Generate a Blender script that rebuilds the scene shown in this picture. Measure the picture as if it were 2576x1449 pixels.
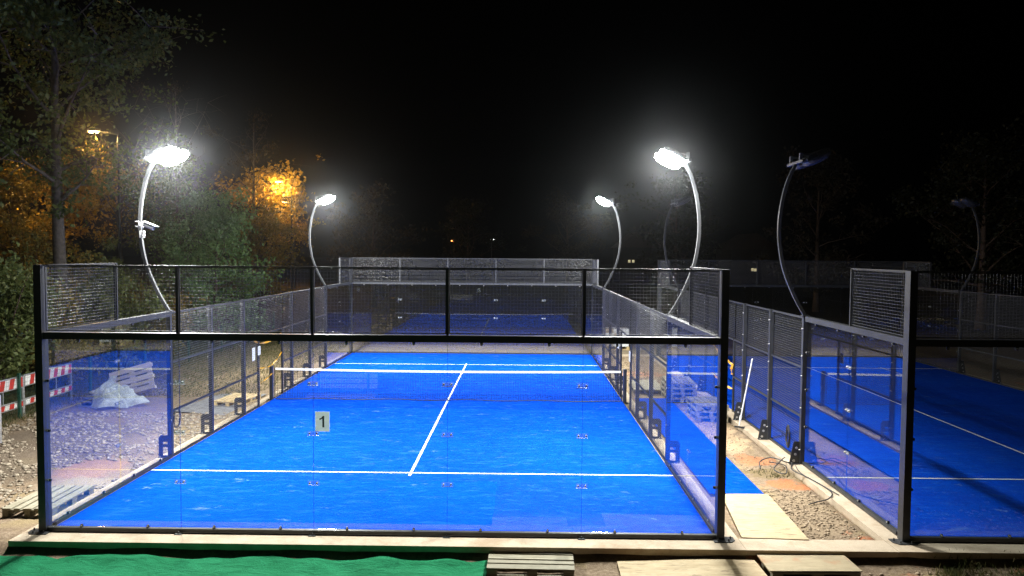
import bpy, math, random
import numpy as np
from mathutils import Vector, Matrix, Euler

R = math.radians
rnd = random.Random(7)
scene = bpy.context.scene
for o in list(bpy.data.objects):
    bpy.data.objects.remove(o)

# ------------------------------------------------------------------ camera
yaw, pitch, roll = -0.01349, -0.04616, 0.00693
cy, sy, cp, sp = math.cos(yaw), math.sin(yaw), math.cos(pitch), math.sin(pitch)
fw = Vector((sy*cp, cy*cp, sp)); rt = Vector((cy, -sy, 0)); up = rt.cross(fw)
r2 = rt*math.cos(roll)+up*math.sin(roll); u2 = -rt*math.sin(roll)+up*math.cos(roll)
cam = bpy.data.cameras.new('camera'); camo = bpy.data.objects.new('camera', cam)
scene.collection.objects.link(camo); scene.camera = camo
M = Matrix((r2, u2, -fw)).transposed().to_4x4(); M.translation = (2.092, -10.968, 4.212)
camo.matrix_world = M
cam.sensor_width = 36; cam.lens = 36*1874.2/2576; cam.clip_start = 0.1; cam.clip_end = 600

# ------------------------------------------------------------------ night sky, exposure
world = bpy.data.worlds.new('World'); scene.world = world; world.use_nodes = True
wn = world.node_tree; wn.nodes.clear()
sky = wn.nodes.new('ShaderNodeTexSky'); sky.sky_type = 'NISHITA'; sky.sun_disc = False
sky.sun_elevation = R(-7); sky.sun_rotation = R(200)
bg = wn.nodes.new('ShaderNodeBackground'); bg.inputs[1].default_value = 0.06
wo = wn.nodes.new('ShaderNodeOutputWorld')
wn.links.new(sky.outputs[0], bg.inputs[0]); wn.links.new(bg.outputs[0], wo.inputs[0])
scene.view_settings.view_transform = 'Standard'; scene.view_settings.look = 'None'
scene.view_settings.exposure = 0.0; scene.view_settings.gamma = 1
scene.render.engine = 'CYCLES'
cyc = scene.cycles
cyc.use_denoising = True; cyc.denoising_prefilter = 'NONE'
cyc.max_bounces = 5; cyc.diffuse_bounces = 2; cyc.glossy_bounces = 3; cyc.transmission_bounces = 4
cyc.transparent_max_bounces = 40; cyc.volume_bounces = 0
cyc.caustics_reflective = False; cyc.caustics_refractive = False
cyc.sample_clamp_indirect = 1.5; cyc.sample_clamp_direct = 60.0

LAMP_W = 1600.0          # white flood heads, each
SODIUM_W = 2300.0
GLOW_DENSITY = 0.0008

# ------------------------------------------------------------------ helpers
COL = scene.collection
class MB:
    def __init__(s): s.v = []; s.f = []; s.m = []
    def add(s, vs, fs, mi=0):
        n = len(s.v); s.v += [tuple(p) for p in vs]; s.f += [tuple(i+n for i in f) for f in fs]; s.m += [mi]*len(fs)
    def box(s, x0, x1, y0, y1, z0, z1, mi=0, M=None):
        vs = [Vector((x, y, z)) for z in (z0, z1) for y in (y0, y1) for x in (x0, x1)]
        if M is not None: vs = [M @ p for p in vs]
        s.add(vs, [(0,2,3,1),(4,5,7,6),(0,1,5,4),(2,6,7,3),(0,4,6,2),(1,3,7,5)], mi); return s
    def tube(s, pts, r, n=8, caps=True, mi=0):
        pts = [Vector(p) for p in pts]; k = len(pts)
        rr = r if hasattr(r, '__len__') else [r]*k
        base = len(s.v); prev = None
        for i, p in enumerate(pts):
            t = (pts[min(i+1, k-1)]-pts[max(i-1, 0)]).normalized()
            if prev is None:
                a = Vector((0,0,1)) if abs(t.z) < .9 else Vector((1,0,0))
                u = t.cross(a).normalized()
            else:
                u = (prev - t*prev.dot(t)).normalized()
            prev = u; w = t.cross(u)
            for j in range(n):
                th = 2*math.pi*(j+.5)/n
                s.v.append(tuple(p+(u*math.cos(th)+w*math.sin(th))*rr[i]))
        for i in range(k-1):
            for j in range(n):
                a = base+i*n+j; b = base+i*n+(j+1) % n
                s.f.append((a, b, b+n, a+n)); s.m.append(mi)
        if caps:
            s.f.append(tuple(base+j for j in reversed(range(n)))); s.m.append(mi)
            s.f.append(tuple(base+(k-1)*n+j for j in range(n))); s.m.append(mi)
        return s
    def wire(s, p, q, r, n=6): return s.tube([p, q], r, n, False)
    def prism(s, poly, axis, a, b, mi=0):
        """poly of (p,q) in the plane normal to axis 0/1/2, extruded a..b"""
        def P(p, q, t): return [(t,p,q),(p,t,q),(p,q,t)][axis]
        n = len(poly); vs = [P(p, q, a) for p, q in poly]+[P(p, q, b) for p, q in poly]
        fs = [tuple(range(n))[::-1], tuple(range(n, 2*n))]+[(i, (i+1) % n, n+(i+1) % n, n+i) for i in range(n)]
        s.add(vs, fs, mi); return s
    def mesh(s, name, mats=(), smooth=False):
        me = bpy.data.meshes.new(name); me.from_pydata(s.v, [], s.f); 
        for m in (mats if isinstance(mats, (list, tuple)) else [mats]): me.materials.append(m)
        if any(s.m): me.polygons.foreach_set('material_index', s.m)
        if smooth: me.polygons.foreach_set('use_smooth', [True]*len(s.f))
        me.update(); return me
    def build(s, name, mats, parent=None, smooth=False):
        return link(name, s.mesh(name, mats, smooth), parent)

def link(name, me, parent=None, loc=None, rot=None):
    o = bpy.data.objects.new(name, me); COL.objects.link(o)
    if loc is not None: o.location = loc
    if rot is not None: o.rotation_euler = rot
    if parent is not None:
        o.parent = parent
        w = Matrix.Translation(Vector(parent.get('base', (0,0,0))))
        o.matrix_parent_inverse = w.inverted()
    return o
def tag(o, label=None, cat=None, group=None, kind=None):
    for k, v in (('label', label), ('category', cat), ('group', group), ('kind', kind)):
        if v: o[k] = v
    return o
def thing(name, loc, label, cat, group=None):
    e = bpy.data.objects.new(name, None); COL.objects.link(e); e.location = loc
    e.empty_display_size = .2
    e['base'] = tuple(float(c) for c in loc)     # children built in world coordinates
    return tag(e, label, cat, group)
def struct(o, label=None): return tag(o, label, None, None, 'structure')

# pixel helper for placing the far background: point on the plane y = Y seen at photo position (u, v) of 2576 x 1449
def at(u, v, Y):
    d = fw+r2*((u-1288)/1874.2)-u2*((v-724.5)/1874.2)
    t = (Y+10.968)/d.y
    return Vector((2.092, -10.968, 4.212))+d*t

# ------------------------------------------------------------------ materials
def newmat(name):
    m = bpy.data.materials.new(name); m.use_nodes = True
    nt = m.node_tree; b = nt.nodes['Principled BSDF']
    return m, nt, b
def N(nt, t, **kw):
    n = nt.nodes.new(t)
    for k, v in kw.items():
        if k.startswith('i_'):
            key = k[2:]; key = int(key) if key.isdigit() else key.replace('_', ' ')
            n.inputs[key].default_value = v
        else: setattr(n, k, v)
    return n
def L(nt, a, b): nt.links.new(a, b)
def c4(c): return (c[0], c[1], c[2], 1)
def coords(nt, scale=(1,1,1), kind='Object'):
    t = N(nt, 'ShaderNodeTexCoord'); mp = N(nt, 'ShaderNodeMapping'); mp.inputs['Scale'].default_value = scale
    L(nt, t.outputs[kind], mp.inputs['Vector']); return mp.outputs[0]
def world_pos(nt, scale=(1,1,1)):
    g = N(nt, 'ShaderNodeNewGeometry'); mp = N(nt, 'ShaderNodeMapping'); mp.inputs['Scale'].default_value = scale
    L(nt, g.outputs['Position'], mp.inputs['Vector']); return mp.outputs[0]
def noise(nt, vec, scale, detail=4, rough=.55, dist=0):
    n = N(nt, 'ShaderNodeTexNoise', i_Scale=scale, i_Detail=detail, i_Roughness=rough, i_Distortion=dist)
    L(nt, vec, n.inputs['Vector']); return n.outputs['Fac']
def ramp(nt, fac, stops):
    r = N(nt, 'ShaderNodeValToRGB'); e = r.color_ramp.elements
    while len(e) < len(stops): e.new(.5)
    for el, (p, c) in zip(e, stops): el.position = p; el.color = c4(c) if hasattr(c, '__len__') else (c, c, c, 1)
    L(nt, fac, r.inputs[0]); return r.outputs[0]
def mix(nt, fac, a, b, mode='MIX'):
    m = N(nt, 'ShaderNodeMix', data_type='RGBA', blend_type=mode)
    for s, v in ((0, fac), (6, a), (7, b)):
        if hasattr(v, 'is_linked') or hasattr(v, 'links'): L(nt, v, m.inputs[s])
        else: m.inputs[s].default_value = v if s == 0 else c4(v)
    return m.outputs[2]
def bump(nt, b, h, strength=.3, dist=.01):
    n = N(nt, 'ShaderNodeBump', i_Strength=strength, i_Distance=dist); L(nt, h, n.inputs['Height']); L(nt, n.outputs[0], b.inputs['Normal'])
def plain(name, c, rough=.5, metal=0, var=.15, scale=6, bmp=0, spec=.5):
    m, nt, b = newmat(name)
    v = world_pos(nt); f = noise(nt, v, scale, 5)
    col = ramp(nt, f, [(.3, [x*(1-var) for x in c]), (.7, [min(1, x*(1+var)) for x in c])])
    L(nt, col, b.inputs['Base Color'])
    rr = ramp(nt, noise(nt, v, scale*3), [(.3, max(0, rough-.08)), (.7, min(1, rough+.1))]); L(nt, rr, b.inputs['Roughness'])
    b.inputs['Metallic'].default_value = metal; b.inputs['Specular IOR Level'].default_value = spec
    if bmp: bump(nt, b, noise(nt, v, scale*8), bmp)
    return m

m_steel = plain('anthracite_powder_coat', (.030, .032, .035), .42, 0, .2, 9, .05)
m_wire = plain('grey_mesh_wire', (.10, .103, .107), .3, .0, .1, 20, 0, .8)
m_galv = plain('galvanised_steel', (.55, .56, .57), .35, .6, .15, 14)
m_pole = plain('grey_painted_pole', (.11, .114, .12), .4, .0, .1, 6)
m_polearm = plain('dark_pole_coat', (.045, .047, .05), .4, .0, .1, 6)
m_bolt = plain('bolt_steel', (.45, .45, .44), .35, .3, .1, 40)
m_white = plain('white_paint', (.8, .8, .78), .5, 0, .05, 10)
m_line = plain('white_line_turf', (.72, .74, .76), .9, 0, .1, 60, .3)
m_black = plain('black_plastic', (.02, .02, .022), .5, 0, .2, 12)
m_net = plain('net_string', (.012, .012, .016), .9, 0, .1, 12, 0, .1)
m_cable = plain('black_cable', (.03, .03, .035), .45, 0, .2, 20)
m_green_post = plain('dark_green_post', (.01, .07, .045), .5, 0, .2, 10)
m_red = plain('red_reflective', (.55, .03, .02), .45, 0, .1, 20)
m_tape = plain('yellow_tape', (.75, .38, .02), .4, 0, .1, 20)
m_sack = plain('sack_paper', (.5, .5, .47), .7, 0, .1, 8)
def m_trans_make(name, c):
    m, nt, b = newmat(name); b.inputs['Base Color'].default_value = c4(c); b.inputs['Roughness'].default_value = .6
    tl = N(nt, 'ShaderNodeBsdfTranslucent'); tl.inputs[0].default_value = c4(c)
    mx = N(nt, 'ShaderNodeMixShader', i_0=.5); L(nt, b.outputs[0], mx.inputs[1]); L(nt, tl.outputs[0], mx.inputs[2])
    L(nt, mx.outputs[0], nt.nodes['Material Output'].inputs[0]); return m
m_sign = m_trans_make('translucent_sign_film', (.80, .86, .80))
m_ink = plain('black_ink', (.015, .015, .015), .6, 0, .1, 20)
m_paper = plain('notice_paper', (.78, .80, .82), .6, 0, .03, 8)
m_tarp = plain('grey_mesh_tarp', (.19, .19, .20), .7, 0, .35, 5, .5)
m_bench = plain('bench_wood', (.5, .47, .4), .6, 0, .2, 12)
m_housewall = plain('dark_render_wall', (.03, .028, .026), .9, 0, .2, 2)
m_houseroof = plain('dark_roof', (.06, .04, .035), .9, 0, .2, 6)
m_bark = plain('bark', (.11, .095, .08), .9, 0, .45, 7, .6)
m_bark2 = plain('brown_bark', (.09, .06, .045), .9, 0, .4, 7, .6)

def m_glass_make(name, tint, extra=0.0):
    m, nt, b = newmat(name); nt.nodes.remove(b)
    g = N(nt, 'ShaderNodeNewGeometry')
    ior = N(nt, 'ShaderNodeMapRange'); ior.inputs[3].default_value = 1.68; ior.inputs[4].default_value = 1/1.68
    L(nt, g.outputs['Backfacing'], ior.inputs[0])
    fr = N(nt, 'ShaderNodeFresnel'); L(nt, ior.outputs[0], fr.inputs['IOR'])
    tr = N(nt, 'ShaderNodeBsdfTransparent'); tr.inputs[0].default_value = c4(tint)
    gl = N(nt, 'ShaderNodeBsdfGlossy'); gl.inputs['Roughness'].default_value = 0.0; gl.inputs[0].default_value = (1,1,1,1)
    mx = N(nt, 'ShaderNodeMixShader'); L(nt, fr.outputs[0], mx.inputs[0]); L(nt, tr.outputs[0], mx.inputs[1]); L(nt, gl.outputs[0], mx.inputs[2])
    out = nt.nodes['Material Output']; last = mx.outputs[0]
    # thin film of dust on the panes
    df = N(nt, 'ShaderNodeBsdfDiffuse'); df.inputs[0].default_value = (.75,.78,.8,1)
    m2 = N(nt, 'ShaderNodeMixShader', i_0=extra); L(nt, last, m2.inputs[1]); L(nt, df.outputs[0], m2.inputs[2])
    L(nt, m2.outputs[0], out.inputs[0])
    return m
m_glass = m_glass_make('tempered_glass', (.965, .98, .978), .002)
m_seal = m_glass_make('joint_seal', (.45, .55, .6), .02)
m_clear = m_glass_make('clear_plate', (.9, .94, .96), .12)

def m_emit(name, c, s):
    m, nt, b = newmat(name); b.inputs['Base Color'].default_value = c4(c)
    b.inputs['Emission Color'].default_value = c4(c); b.inputs['Emission Strength'].default_value = s; return m
m_led = m_emit('led_lens', (.97, 1, .97), 260)
m_sod = m_emit('sodium_lens', (1, .45, .18), 30)
m_win = m_emit('lit_window', (1, .85, .5), .55)
m_farlamp = m_emit('far_white_lamp', (.9, 1, .95), 5)
m_farsod = m_emit('far_sodium_lamp', (1, .3, .06), 9)
m_lens_off = plain('unlit_lens', (.05, .052, .055), .3, 0, .1, 10)

def m_turf_make():
    m, nt, b = newmat('blue_turf')
    v = world_pos(nt)
    fine = noise(nt, v, 90, 3, .7); mid = noise(nt, v, 7, 6, .65); big = noise(nt, v, .55, 4, .6, .4)
    st = noise(nt, world_pos(nt, (.9, 3.2, 1)), 2.2, 6, .7, .6)
    c = ramp(nt, mid, [(.25, (.0012, .045, .50)), (.6, (.0018, .066, .62)), (.85, (.005, .10, .68))])
    c = mix(nt, ramp(nt, big, [(.42, 0), (.72, .45)]), c, (.002, .092, .63))
    c = mix(nt, ramp(nt, st, [(.52, 0), (.72, .5)]), c, (.03, .17, .70))
    fl = N(nt, 'ShaderNodeMath', operation='MULTIPLY'); L(nt, ramp(nt, noise(nt, world_pos(nt, (1.1, 2.6, 1)), 1.3, 7, .75, .3), [(.60, 0), (.69, .75)]), fl.inputs[0])
    L(nt, ramp(nt, noise(nt, v, .33, 3, .5), [(.42, .08), (.62, 1)]), fl.inputs[1])
    c = mix(nt, fl.outputs[0], c, (.22, .36, .66))
    c = mix(nt, ramp(nt, fine, [(.35, .42), (.62, 0)]), c, (.001, .02, .22))
    c = mix(nt, ramp(nt, noise(nt, v, 26, 3, .7), [(.36, .35), (.52, 0)]), c, (.002, .03, .30))
    L(nt, c, b.inputs['Base Color']); b.inputs['Roughness'].default_value = .95; b.inputs['Specular IOR Level'].default_value = 0
    bump(nt, b, fine, .6, .01); return m
m_turf = m_turf_make()

def m_concrete_make():
    m, nt, b = newmat('raw_concrete')
    v = world_pos(nt); f = noise(nt, v, 2.2, 7, .65); g = noise(nt, v, 40, 4, .6)
    c = ramp(nt, f, [(.3, (.36, .28, .19)), (.5, (.49, .40, .29)), (.75, (.57, .48, .36))])
    c = mix(nt, ramp(nt, g, [(.3, .35), (.5, 0)]), c, (.26, .20, .14))
    c = mix(nt, ramp(nt, noise(nt, v, .9, 5, .7), [(.54, 0), (.66, .55)]), c, (.32, .21, .12))
    c = mix(nt, ramp(nt, noise(nt, v, 5.5, 6, .75), [(.60, 0), (.70, .5)]), c, (.22, .16, .10))
    L(nt, c, b.inputs['Base Color']); b.inputs['Roughness'].default_value = .9
    bump(nt, b, g, .5, .01); return m
m_conc = m_concrete_make()

def m_ground_make():
    m, nt, b = newmat('dirt_ground')
    v = world_pos(nt)
    a = noise(nt, v, .6, 6, .65); f = noise(nt, v, 14, 6, .7); g2 = noise(nt, v, 60, 3, .7)
    c = ramp(nt, f, [(.25, (.12, .085, .055)), (.5, (.24, .175, .115)), (.75, (.36, .285, .20))])
    # dry grass far left, red clay patches, grass patches
    c = mix(nt, ramp(nt, noise(nt, v, 1.1, 6, .7), [(.5, 0), (.62, .75)]), c, (.30, .23, .12))
    sx = N(nt, 'ShaderNodeSeparateXYZ'); L(nt, v, sx.inputs[0])
    left = N(nt, 'ShaderNodeMapRange'); left.inputs[1].default_value = -7.3; left.inputs[2].default_value = -8.6; L(nt, sx.outputs[0], left.inputs[0])
    far = N(nt, 'ShaderNodeMapRange'); far.inputs[1].default_value = 9; far.inputs[2].default_value = 12; L(nt, sx.outputs[1], far.inputs[0])
    mm = N(nt, 'ShaderNodeMath', operation='MULTIPLY'); L(nt, left.outputs[0], mm.inputs[0]); L(nt, far.outputs[0], mm.inputs[1])
    gr = N(nt, 'ShaderNodeMath', operation='MULTIPLY'); L(nt, mm.outputs[0], gr.inputs[0]); L(nt, ramp(nt, noise(nt, v, 1.6, 6, .7), [(.4, 0), (.6, .8)]), gr.inputs[1])
    c = mix(nt, gr.outputs[0], c, (.10, .105, .03))
    red = ramp(nt, noise(nt, v, 1.15, 5, .7, .3), [(.60, 0), (.66, .85)])
    mid = N(nt, 'ShaderNodeMapRange'); mid.inputs[1].default_value = 3; mid.inputs[2].default_value = 5.6; L(nt, sx.outputs[0], mid.inputs[0])
    mr = N(nt, 'ShaderNodeMath', operation='MULTIPLY'); L(nt, red, mr.inputs[0]); L(nt, mid.outputs[0], mr.inputs[1])
    c = mix(nt, mr.outputs[0], c, (.42, .14, .06))
    wv = N(nt, 'ShaderNodeVectorMath', operation='ADD'); ns = N(nt, 'ShaderNodeTexNoise', i_Scale=2.6, i_Detail=5.0, i_Roughness=.7); L(nt, v, ns.inputs['Vector'])
    sc_ = N(nt, 'ShaderNodeVectorMath', operation='MULTIPLY_ADD'); sc_.inputs[1].default_value = (1.3, 1.3, 0); sc_.inputs[2].default_value = (-.65, -.65, 0); L(nt, ns.outputs['Color'], sc_.inputs[0])
    L(nt, v, wv.inputs[0]); L(nt, sc_.outputs[0], wv.inputs[1])
    def patch(c, px, py, rx, ry, colr, amt):
        s1 = N(nt, 'ShaderNodeVectorMath', operation='SUBTRACT'); s1.inputs[1].default_value = (px, py, 0); L(nt, wv.outputs[0], s1.inputs[0])
        s2 = N(nt, 'ShaderNodeVectorMath', operation='MULTIPLY'); s2.inputs[1].default_value = (1/rx, 1/ry, 0); L(nt, s1.outputs[0], s2.inputs[0])
        ln_ = N(nt, 'ShaderNodeVectorMath', operation='LENGTH'); L(nt, s2.outputs[0], ln_.inputs[0])
        return mix(nt, ramp(nt, ln_.outputs['Value'], [(.7, amt), (1.0, 0)]), c, colr)
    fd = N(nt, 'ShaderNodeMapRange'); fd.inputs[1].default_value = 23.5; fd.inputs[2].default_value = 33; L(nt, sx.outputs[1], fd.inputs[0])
    c = mix(nt, fd.outputs[0], c, (.028, .030, .014))  # dark lawn tone; light fading with distance is painted in too
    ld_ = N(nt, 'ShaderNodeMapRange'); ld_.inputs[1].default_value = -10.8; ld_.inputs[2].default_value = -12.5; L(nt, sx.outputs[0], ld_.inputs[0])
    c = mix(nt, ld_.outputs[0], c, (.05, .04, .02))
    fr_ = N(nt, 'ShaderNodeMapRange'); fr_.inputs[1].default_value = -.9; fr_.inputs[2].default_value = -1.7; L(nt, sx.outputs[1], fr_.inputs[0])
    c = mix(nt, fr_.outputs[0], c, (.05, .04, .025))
    c = patch(c, -8.3, 4.6, 2.3, 3.0, (.13, .105, .08), .75)
    c = patch(c, 6.85, 6.6, .55, 2.0, (.46, .33, .20), .8)
    c = patch(c, 6.85, 1.3, .6, 1.3, (.33, .25, .16), .6)
    c = patch(c, 7.0, 2.75, .45, .35, (.44, .17, .07), .85)
    c = patch(c, 6.95, 4.4, .45, .45, (.44, .18, .08), .8)
    c = patch(c, 6.9, 3.5, .5, .35, (.20, .15, .07), .7)
    c = patch(c, -6.3, 3.3, .7, .9, (.36, .19, .13), .6)
    c = patch(c, -6.0, 2.35, .8, .5, (.36, .29, .21), .8)
    c = patch(c, 0, 22, 12, 1.9, (.36, .29, .20), .85)
    c = patch(c, -7.5, 13.5, 1.0, 3.0, (.34, .25, .14), .7)
    c = patch(c, 6.5, 15.5, .9, .7, (.42, .18, .09), .7)
    c = mix(nt, ramp(nt, g2, [(.36, .5), (.5, 0)]), c, (.09, .065, .045))
    L(nt, c, b.inputs['Base Color']); b.inputs['Roughness'].default_value = .95; b.inputs['Specular IOR Level'].default_value = .2
    bump(nt, b, f, .7, .03); return m
m_ground = m_ground_make()

def m_stone_make(name, a, c2):
    m, nt, b = newmat(name); v = world_pos(nt)
    c = ramp(nt, noise(nt, v, 9, 3, .6), [(.3, a), (.7, c2)])
    L(nt, c, b.inputs['Base Color']); b.inputs['Roughness'].default_value = .85; bump(nt, b, noise(nt, v, 60), .3); return m
m_stone = m_stone_make('gravel_stone', (.14, .11, .08), (.46, .39, .29))
m_stone2 = m_stone_make('brown_gravel_stone', (.16, .115, .07), (.42, .32, .21))

def m_wood_make(name, a, c2, scale=(1,14,14), spots=None, cracks=None):
    m, nt, b = newmat(name)
    v = coords(nt, scale); oi = N(nt, 'ShaderNodeObjectInfo')
    ad = N(nt, 'ShaderNodeVectorMath', operation='ADD'); L(nt, v, ad.inputs[0])
    sc = N(nt, 'ShaderNodeVectorMath', operation='SCALE'); sc.inputs[0].default_value = (37, 11, 5); L(nt, oi.outputs['Random'], sc.inputs['Scale']); L(nt, sc.outputs[0], ad.inputs[1])
    f = noise(nt, ad.outputs[0], 3, 6, .65, .4)
    c = ramp(nt, f, [(.3, a), (.7, c2)])
    hs = N(nt, 'ShaderNodeHueSaturation'); mr = N(nt, 'ShaderNodeMapRange'); mr.inputs[3].default_value = .75; mr.inputs[4].default_value = 1.15
    L(nt, oi.outputs['Random'], mr.inputs[0]); L(nt, mr.outputs[0], hs.inputs['Value']); L(nt, c, hs.inputs['Color'])
    out = hs.outputs[0]
    if spots: out = mix(nt, ramp(nt, noise(nt, world_pos(nt), 2.3, 5, .65), [(.56, 0), (.66, .55)]), out, spots)
    if cracks:
        out = mix(nt, ramp(nt, noise(nt, world_pos(nt, (1.2, 9, 1)), 2.4, 5, .7, .5), [(.57, 0), (.63, .7)]), out, cracks)
        out = mix(nt, ramp(nt, noise(nt, world_pos(nt), 1.7, 6, .7), [(.5, 0), (.7, .45)]), out, (.30, .22, .12))
    L(nt, out, b.inputs['Base Color']); b.inputs['Roughness'].default_value = .75
    bump(nt, b, f, .35, .006); return m
m_oldwood = m_wood_make('weathered_pallet_wood', (.16, .14, .09), (.36, .33, .24))
m_newwood = m_wood_make('fresh_pallet_wood', (.50, .36, .17), (.66, .50, .27))
m_palewood = m_wood_make('pale_pallet_wood', (.40, .34, .27), (.58, .52, .43))
m_ply = m_wood_make('plywood', (.38, .28, .15), (.54, .43, .26), (1.2, 5, 5), None, (.13, .085, .04))
m_ply_dirty = m_wood_make('muddy_plywood', (.30, .24, .14), (.44, .36, .22), (1.2, 5, 5), (.38, .17, .07))

def m_carpet_make():
    m, nt, b = newmat('green_carpet'); v = world_pos(nt)
    f = noise(nt, v, 120, 2, .6); g = noise(nt, v, 1.4, 5, .6)
    c = ramp(nt, g, [(.3, (.010, .155, .062)), (.7, (.022, .235, .105))])
    c = mix(nt, ramp(nt, f, [(.3, .35), (.6, 0)]), c, (.003, .09, .04))
    c = mix(nt, ramp(nt, noise(nt, v, 3.1, 6, .7), [(.66, 0), (.80, .25)]), c, (.10, .22, .10))
    L(nt, c, b.inputs['Base Color']); b.inputs['Roughness'].default_value = .95; b.inputs['Specular IOR Level'].default_value = .1
    hh = N(nt, 'ShaderNodeMath', operation='MULTIPLY_ADD'); hh.inputs[1].default_value = 6.0; L(nt, noise(nt, world_pos(nt, (1, 2.2, 1)), 2.6, 4, .6, .8), hh.inputs[0]); L(nt, f, hh.inputs[2])
    bump(nt, b, hh.outputs[0], .8, .012); return m
m_carpet = m_carpet_make()

def m_wrap_make():
    m, nt, b = newmat('crumpled_plastic_film')
    b.inputs['Base Color'].default_value = (.72, .78, .78, 1); b.inputs['Roughness'].default_value = .22
    tl = N(nt, 'ShaderNodeBsdfTranslucent'); tl.inputs[0].default_value = (.7, .78, .78, 1)
    mx = N(nt, 'ShaderNodeMixShader', i_0=.3); L(nt, b.outputs[0], mx.inputs[1]); L(nt, tl.outputs[0], mx.inputs[2])
    tr = N(nt, 'ShaderNodeBsdfTransparent'); m2 = N(nt, 'ShaderNodeMixShader')
    L(nt, ramp(nt, noise(nt, world_pos(nt), 5, 5, .7), [(.4, .1), (.7, .6)]), m2.inputs[0]); L(nt, mx.outputs[0], m2.inputs[1]); L(nt, tr.outputs[0], m2.inputs[2])
    L(nt, m2.outputs[0], nt.nodes['Material Output'].inputs[0])
    bump(nt, b, noise(nt, world_pos(nt), 16, 6, .7, .5), .9, .04); return m
m_wrap = m_wrap_make()

def m_leaf_make(name, cols, spread=1.2):
    m, nt, b = newmat(name); v = world_pos(nt)
    f = noise(nt, v, spread, 5, .75)
    wn_ = N(nt, 'ShaderNodeTexWhiteNoise'); vs = N(nt, 'ShaderNodeVectorMath', operation='SNAP'); vs.inputs[1].default_value = (.11, .11, .11)
    L(nt, v, vs.inputs[0]); L(nt, vs.outputs[0], wn_.inputs['Vector'])
    mm = N(nt, 'ShaderNodeMix', data_type='FLOAT'); mm.inputs[0].default_value = .35; L(nt, f, mm.inputs[2]); L(nt, wn_.outputs['Value'], mm.inputs[3])
    k = len(cols); c = ramp(nt, mm.outputs[0], [(.3+.4*i/(k-1), q) for i, q in enumerate(cols)])
    L(nt, c, b.inputs['Base Color']); b.inputs['Roughness'].default_value = .55; b.inputs['Specular IOR Level'].default_value = .35
    tl = N(nt, 'ShaderNodeBsdfTranslucent'); L(nt, c, tl.inputs[0])
    mx = N(nt, 'ShaderNodeMixShader', i_0=.4); L(nt, b.outputs[0], mx.inputs[1]); L(nt, tl.outputs[0], mx.inputs[2])
    L(nt, mx.outputs[0], nt.nodes['Material Output'].inputs[0]); return m
m_leaf_green = m_leaf_make('green_leaves', [(.06, .095, .025), (.11, .17, .045), (.20, .22, .06)])
m_leaf_bright = m_leaf_make('lit_green_leaves', [(.10, .135, .04), (.17, .22, .07), (.27, .29, .10)])  # lighter copy of the green leaves, lamp light put into the tone
m_leaf_fresh = m_leaf_make('fresh_leaves', [(.09, .17, .05), (.15, .27, .09), (.24, .37, .14)])
m_leaf_autumn = m_leaf_make('autumn_leaves', [(.10, .10, .025), (.22, .19, .04), (.36, .24, .045)], .8)
m_leaf_brown = m_leaf_make('brown_leaves', [(.03, .022, .015), (.05, .04, .022), (.08, .06, .025)])
m_leaf_dark = m_leaf_make('dark_leaves', [(.014, .018, .008), (.025, .03, .012), (.04, .04, .015)])  # near-black leaf tone, the lack of light put into the colour
m_leaf_yellow = m_leaf_make('yellow_leaves', [(.22, .15, .03), (.36, .25, .04), (.45, .30, .05)], .8)  # yellow leaves raised in tone, sodium glow put into their colour
m_leaf_grass = m_leaf_make('grass_blades', [(.05, .07, .02), (.11, .11, .035), (.2, .16, .07)], 3)

# ------------------------------------------------------------------ ground
def smooth01(a, b, x):
    t = np.clip((x-a)/(b-a), 0, 1); return t*t*(3-2*t)
_rs = np.random.RandomState(3)
_ph = _rs.rand(24, 4)
def wob(x, y, amp, f0):
    z = 0
    for i in range(12):
        f = f0*(1.0+.45*i); a = _ph[i, 0]*6.28
        z = z+np.sin((x*math.cos(a)+y*math.sin(a))*f+_ph[i, 1]*6.28)/(1+.5*i)
    return z*amp
def gz(x, y):
    x = np.asarray(x, float); y = np.asarray(y, float)
    z = np.full(np.broadcast(x, y).shape, -.05)
    z = z-.16*(1-smooth01(-.62, -.40, y))                       # lower ground in front of the kerb
    z = z-.22*((x > -5.2) & (x < 5.2) & (y > -.3) & (y < 20.3))
    z = z-.22*((x > 7.5) & (x < 18) & (y > -.3) & (y < 20.3))
    z = z-.12*((x > 5.1) & (x < 7.5) & (y > -.32) & (y < -.1))
    z = z+.055*np.clip(-12.5-x, 0, 40)*smooth01(-12, -15, x)
    z = z+wob(x, y, .006, 3.2)+wob(x, y, .012, .7)*smooth01(8, 14, np.abs(x-1.5))
    return z
def axis(inner0, inner1, step, outer):
    a = list(np.arange(inner0, inner1, step)); s = step; p = inner1; q = inner0; lo = []; hi = []
    while p < outer[1]: hi.append(p); s *= 1.25; p += s
    s = step
    while q > outer[0]: s *= 1.25; q -= s; lo.append(q)
    return np.array(lo[::-1]+a+hi)
xs = axis(-13, 9.5, .13, (-220, 240)); ys = axis(-3, 12, .13, (-120, 330))
GX, GY = np.meshgrid(xs, ys); GZ = gz(GX, GY)
nx, ny = len(xs), len(ys)
me = bpy.data.meshes.new('ground')
me.vertices.add(nx*ny); me.vertices.foreach_set('co', np.stack([GX, GY, GZ], -1).ravel())
ii = (np.arange(ny-1)[:, None]*nx+np.arange(nx-1)[None]).ravel()
qd = np.stack([ii, ii+1, ii+1+nx, ii+nx], 1).ravel()
me.loops.add(len(qd)); me.loops.foreach_set('vertex_index', qd)
me.polygons.add(len(ii)); me.polygons.foreach_set('loop_start', np.arange(len(ii))*4); me.polygons.foreach_set('loop_total', np.full(len(ii), 4))
me.polygons.foreach_set('use_smooth', np.ones(len(ii), bool)); me.materials.append(m_ground); me.update(calc_edges=True)
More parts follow.
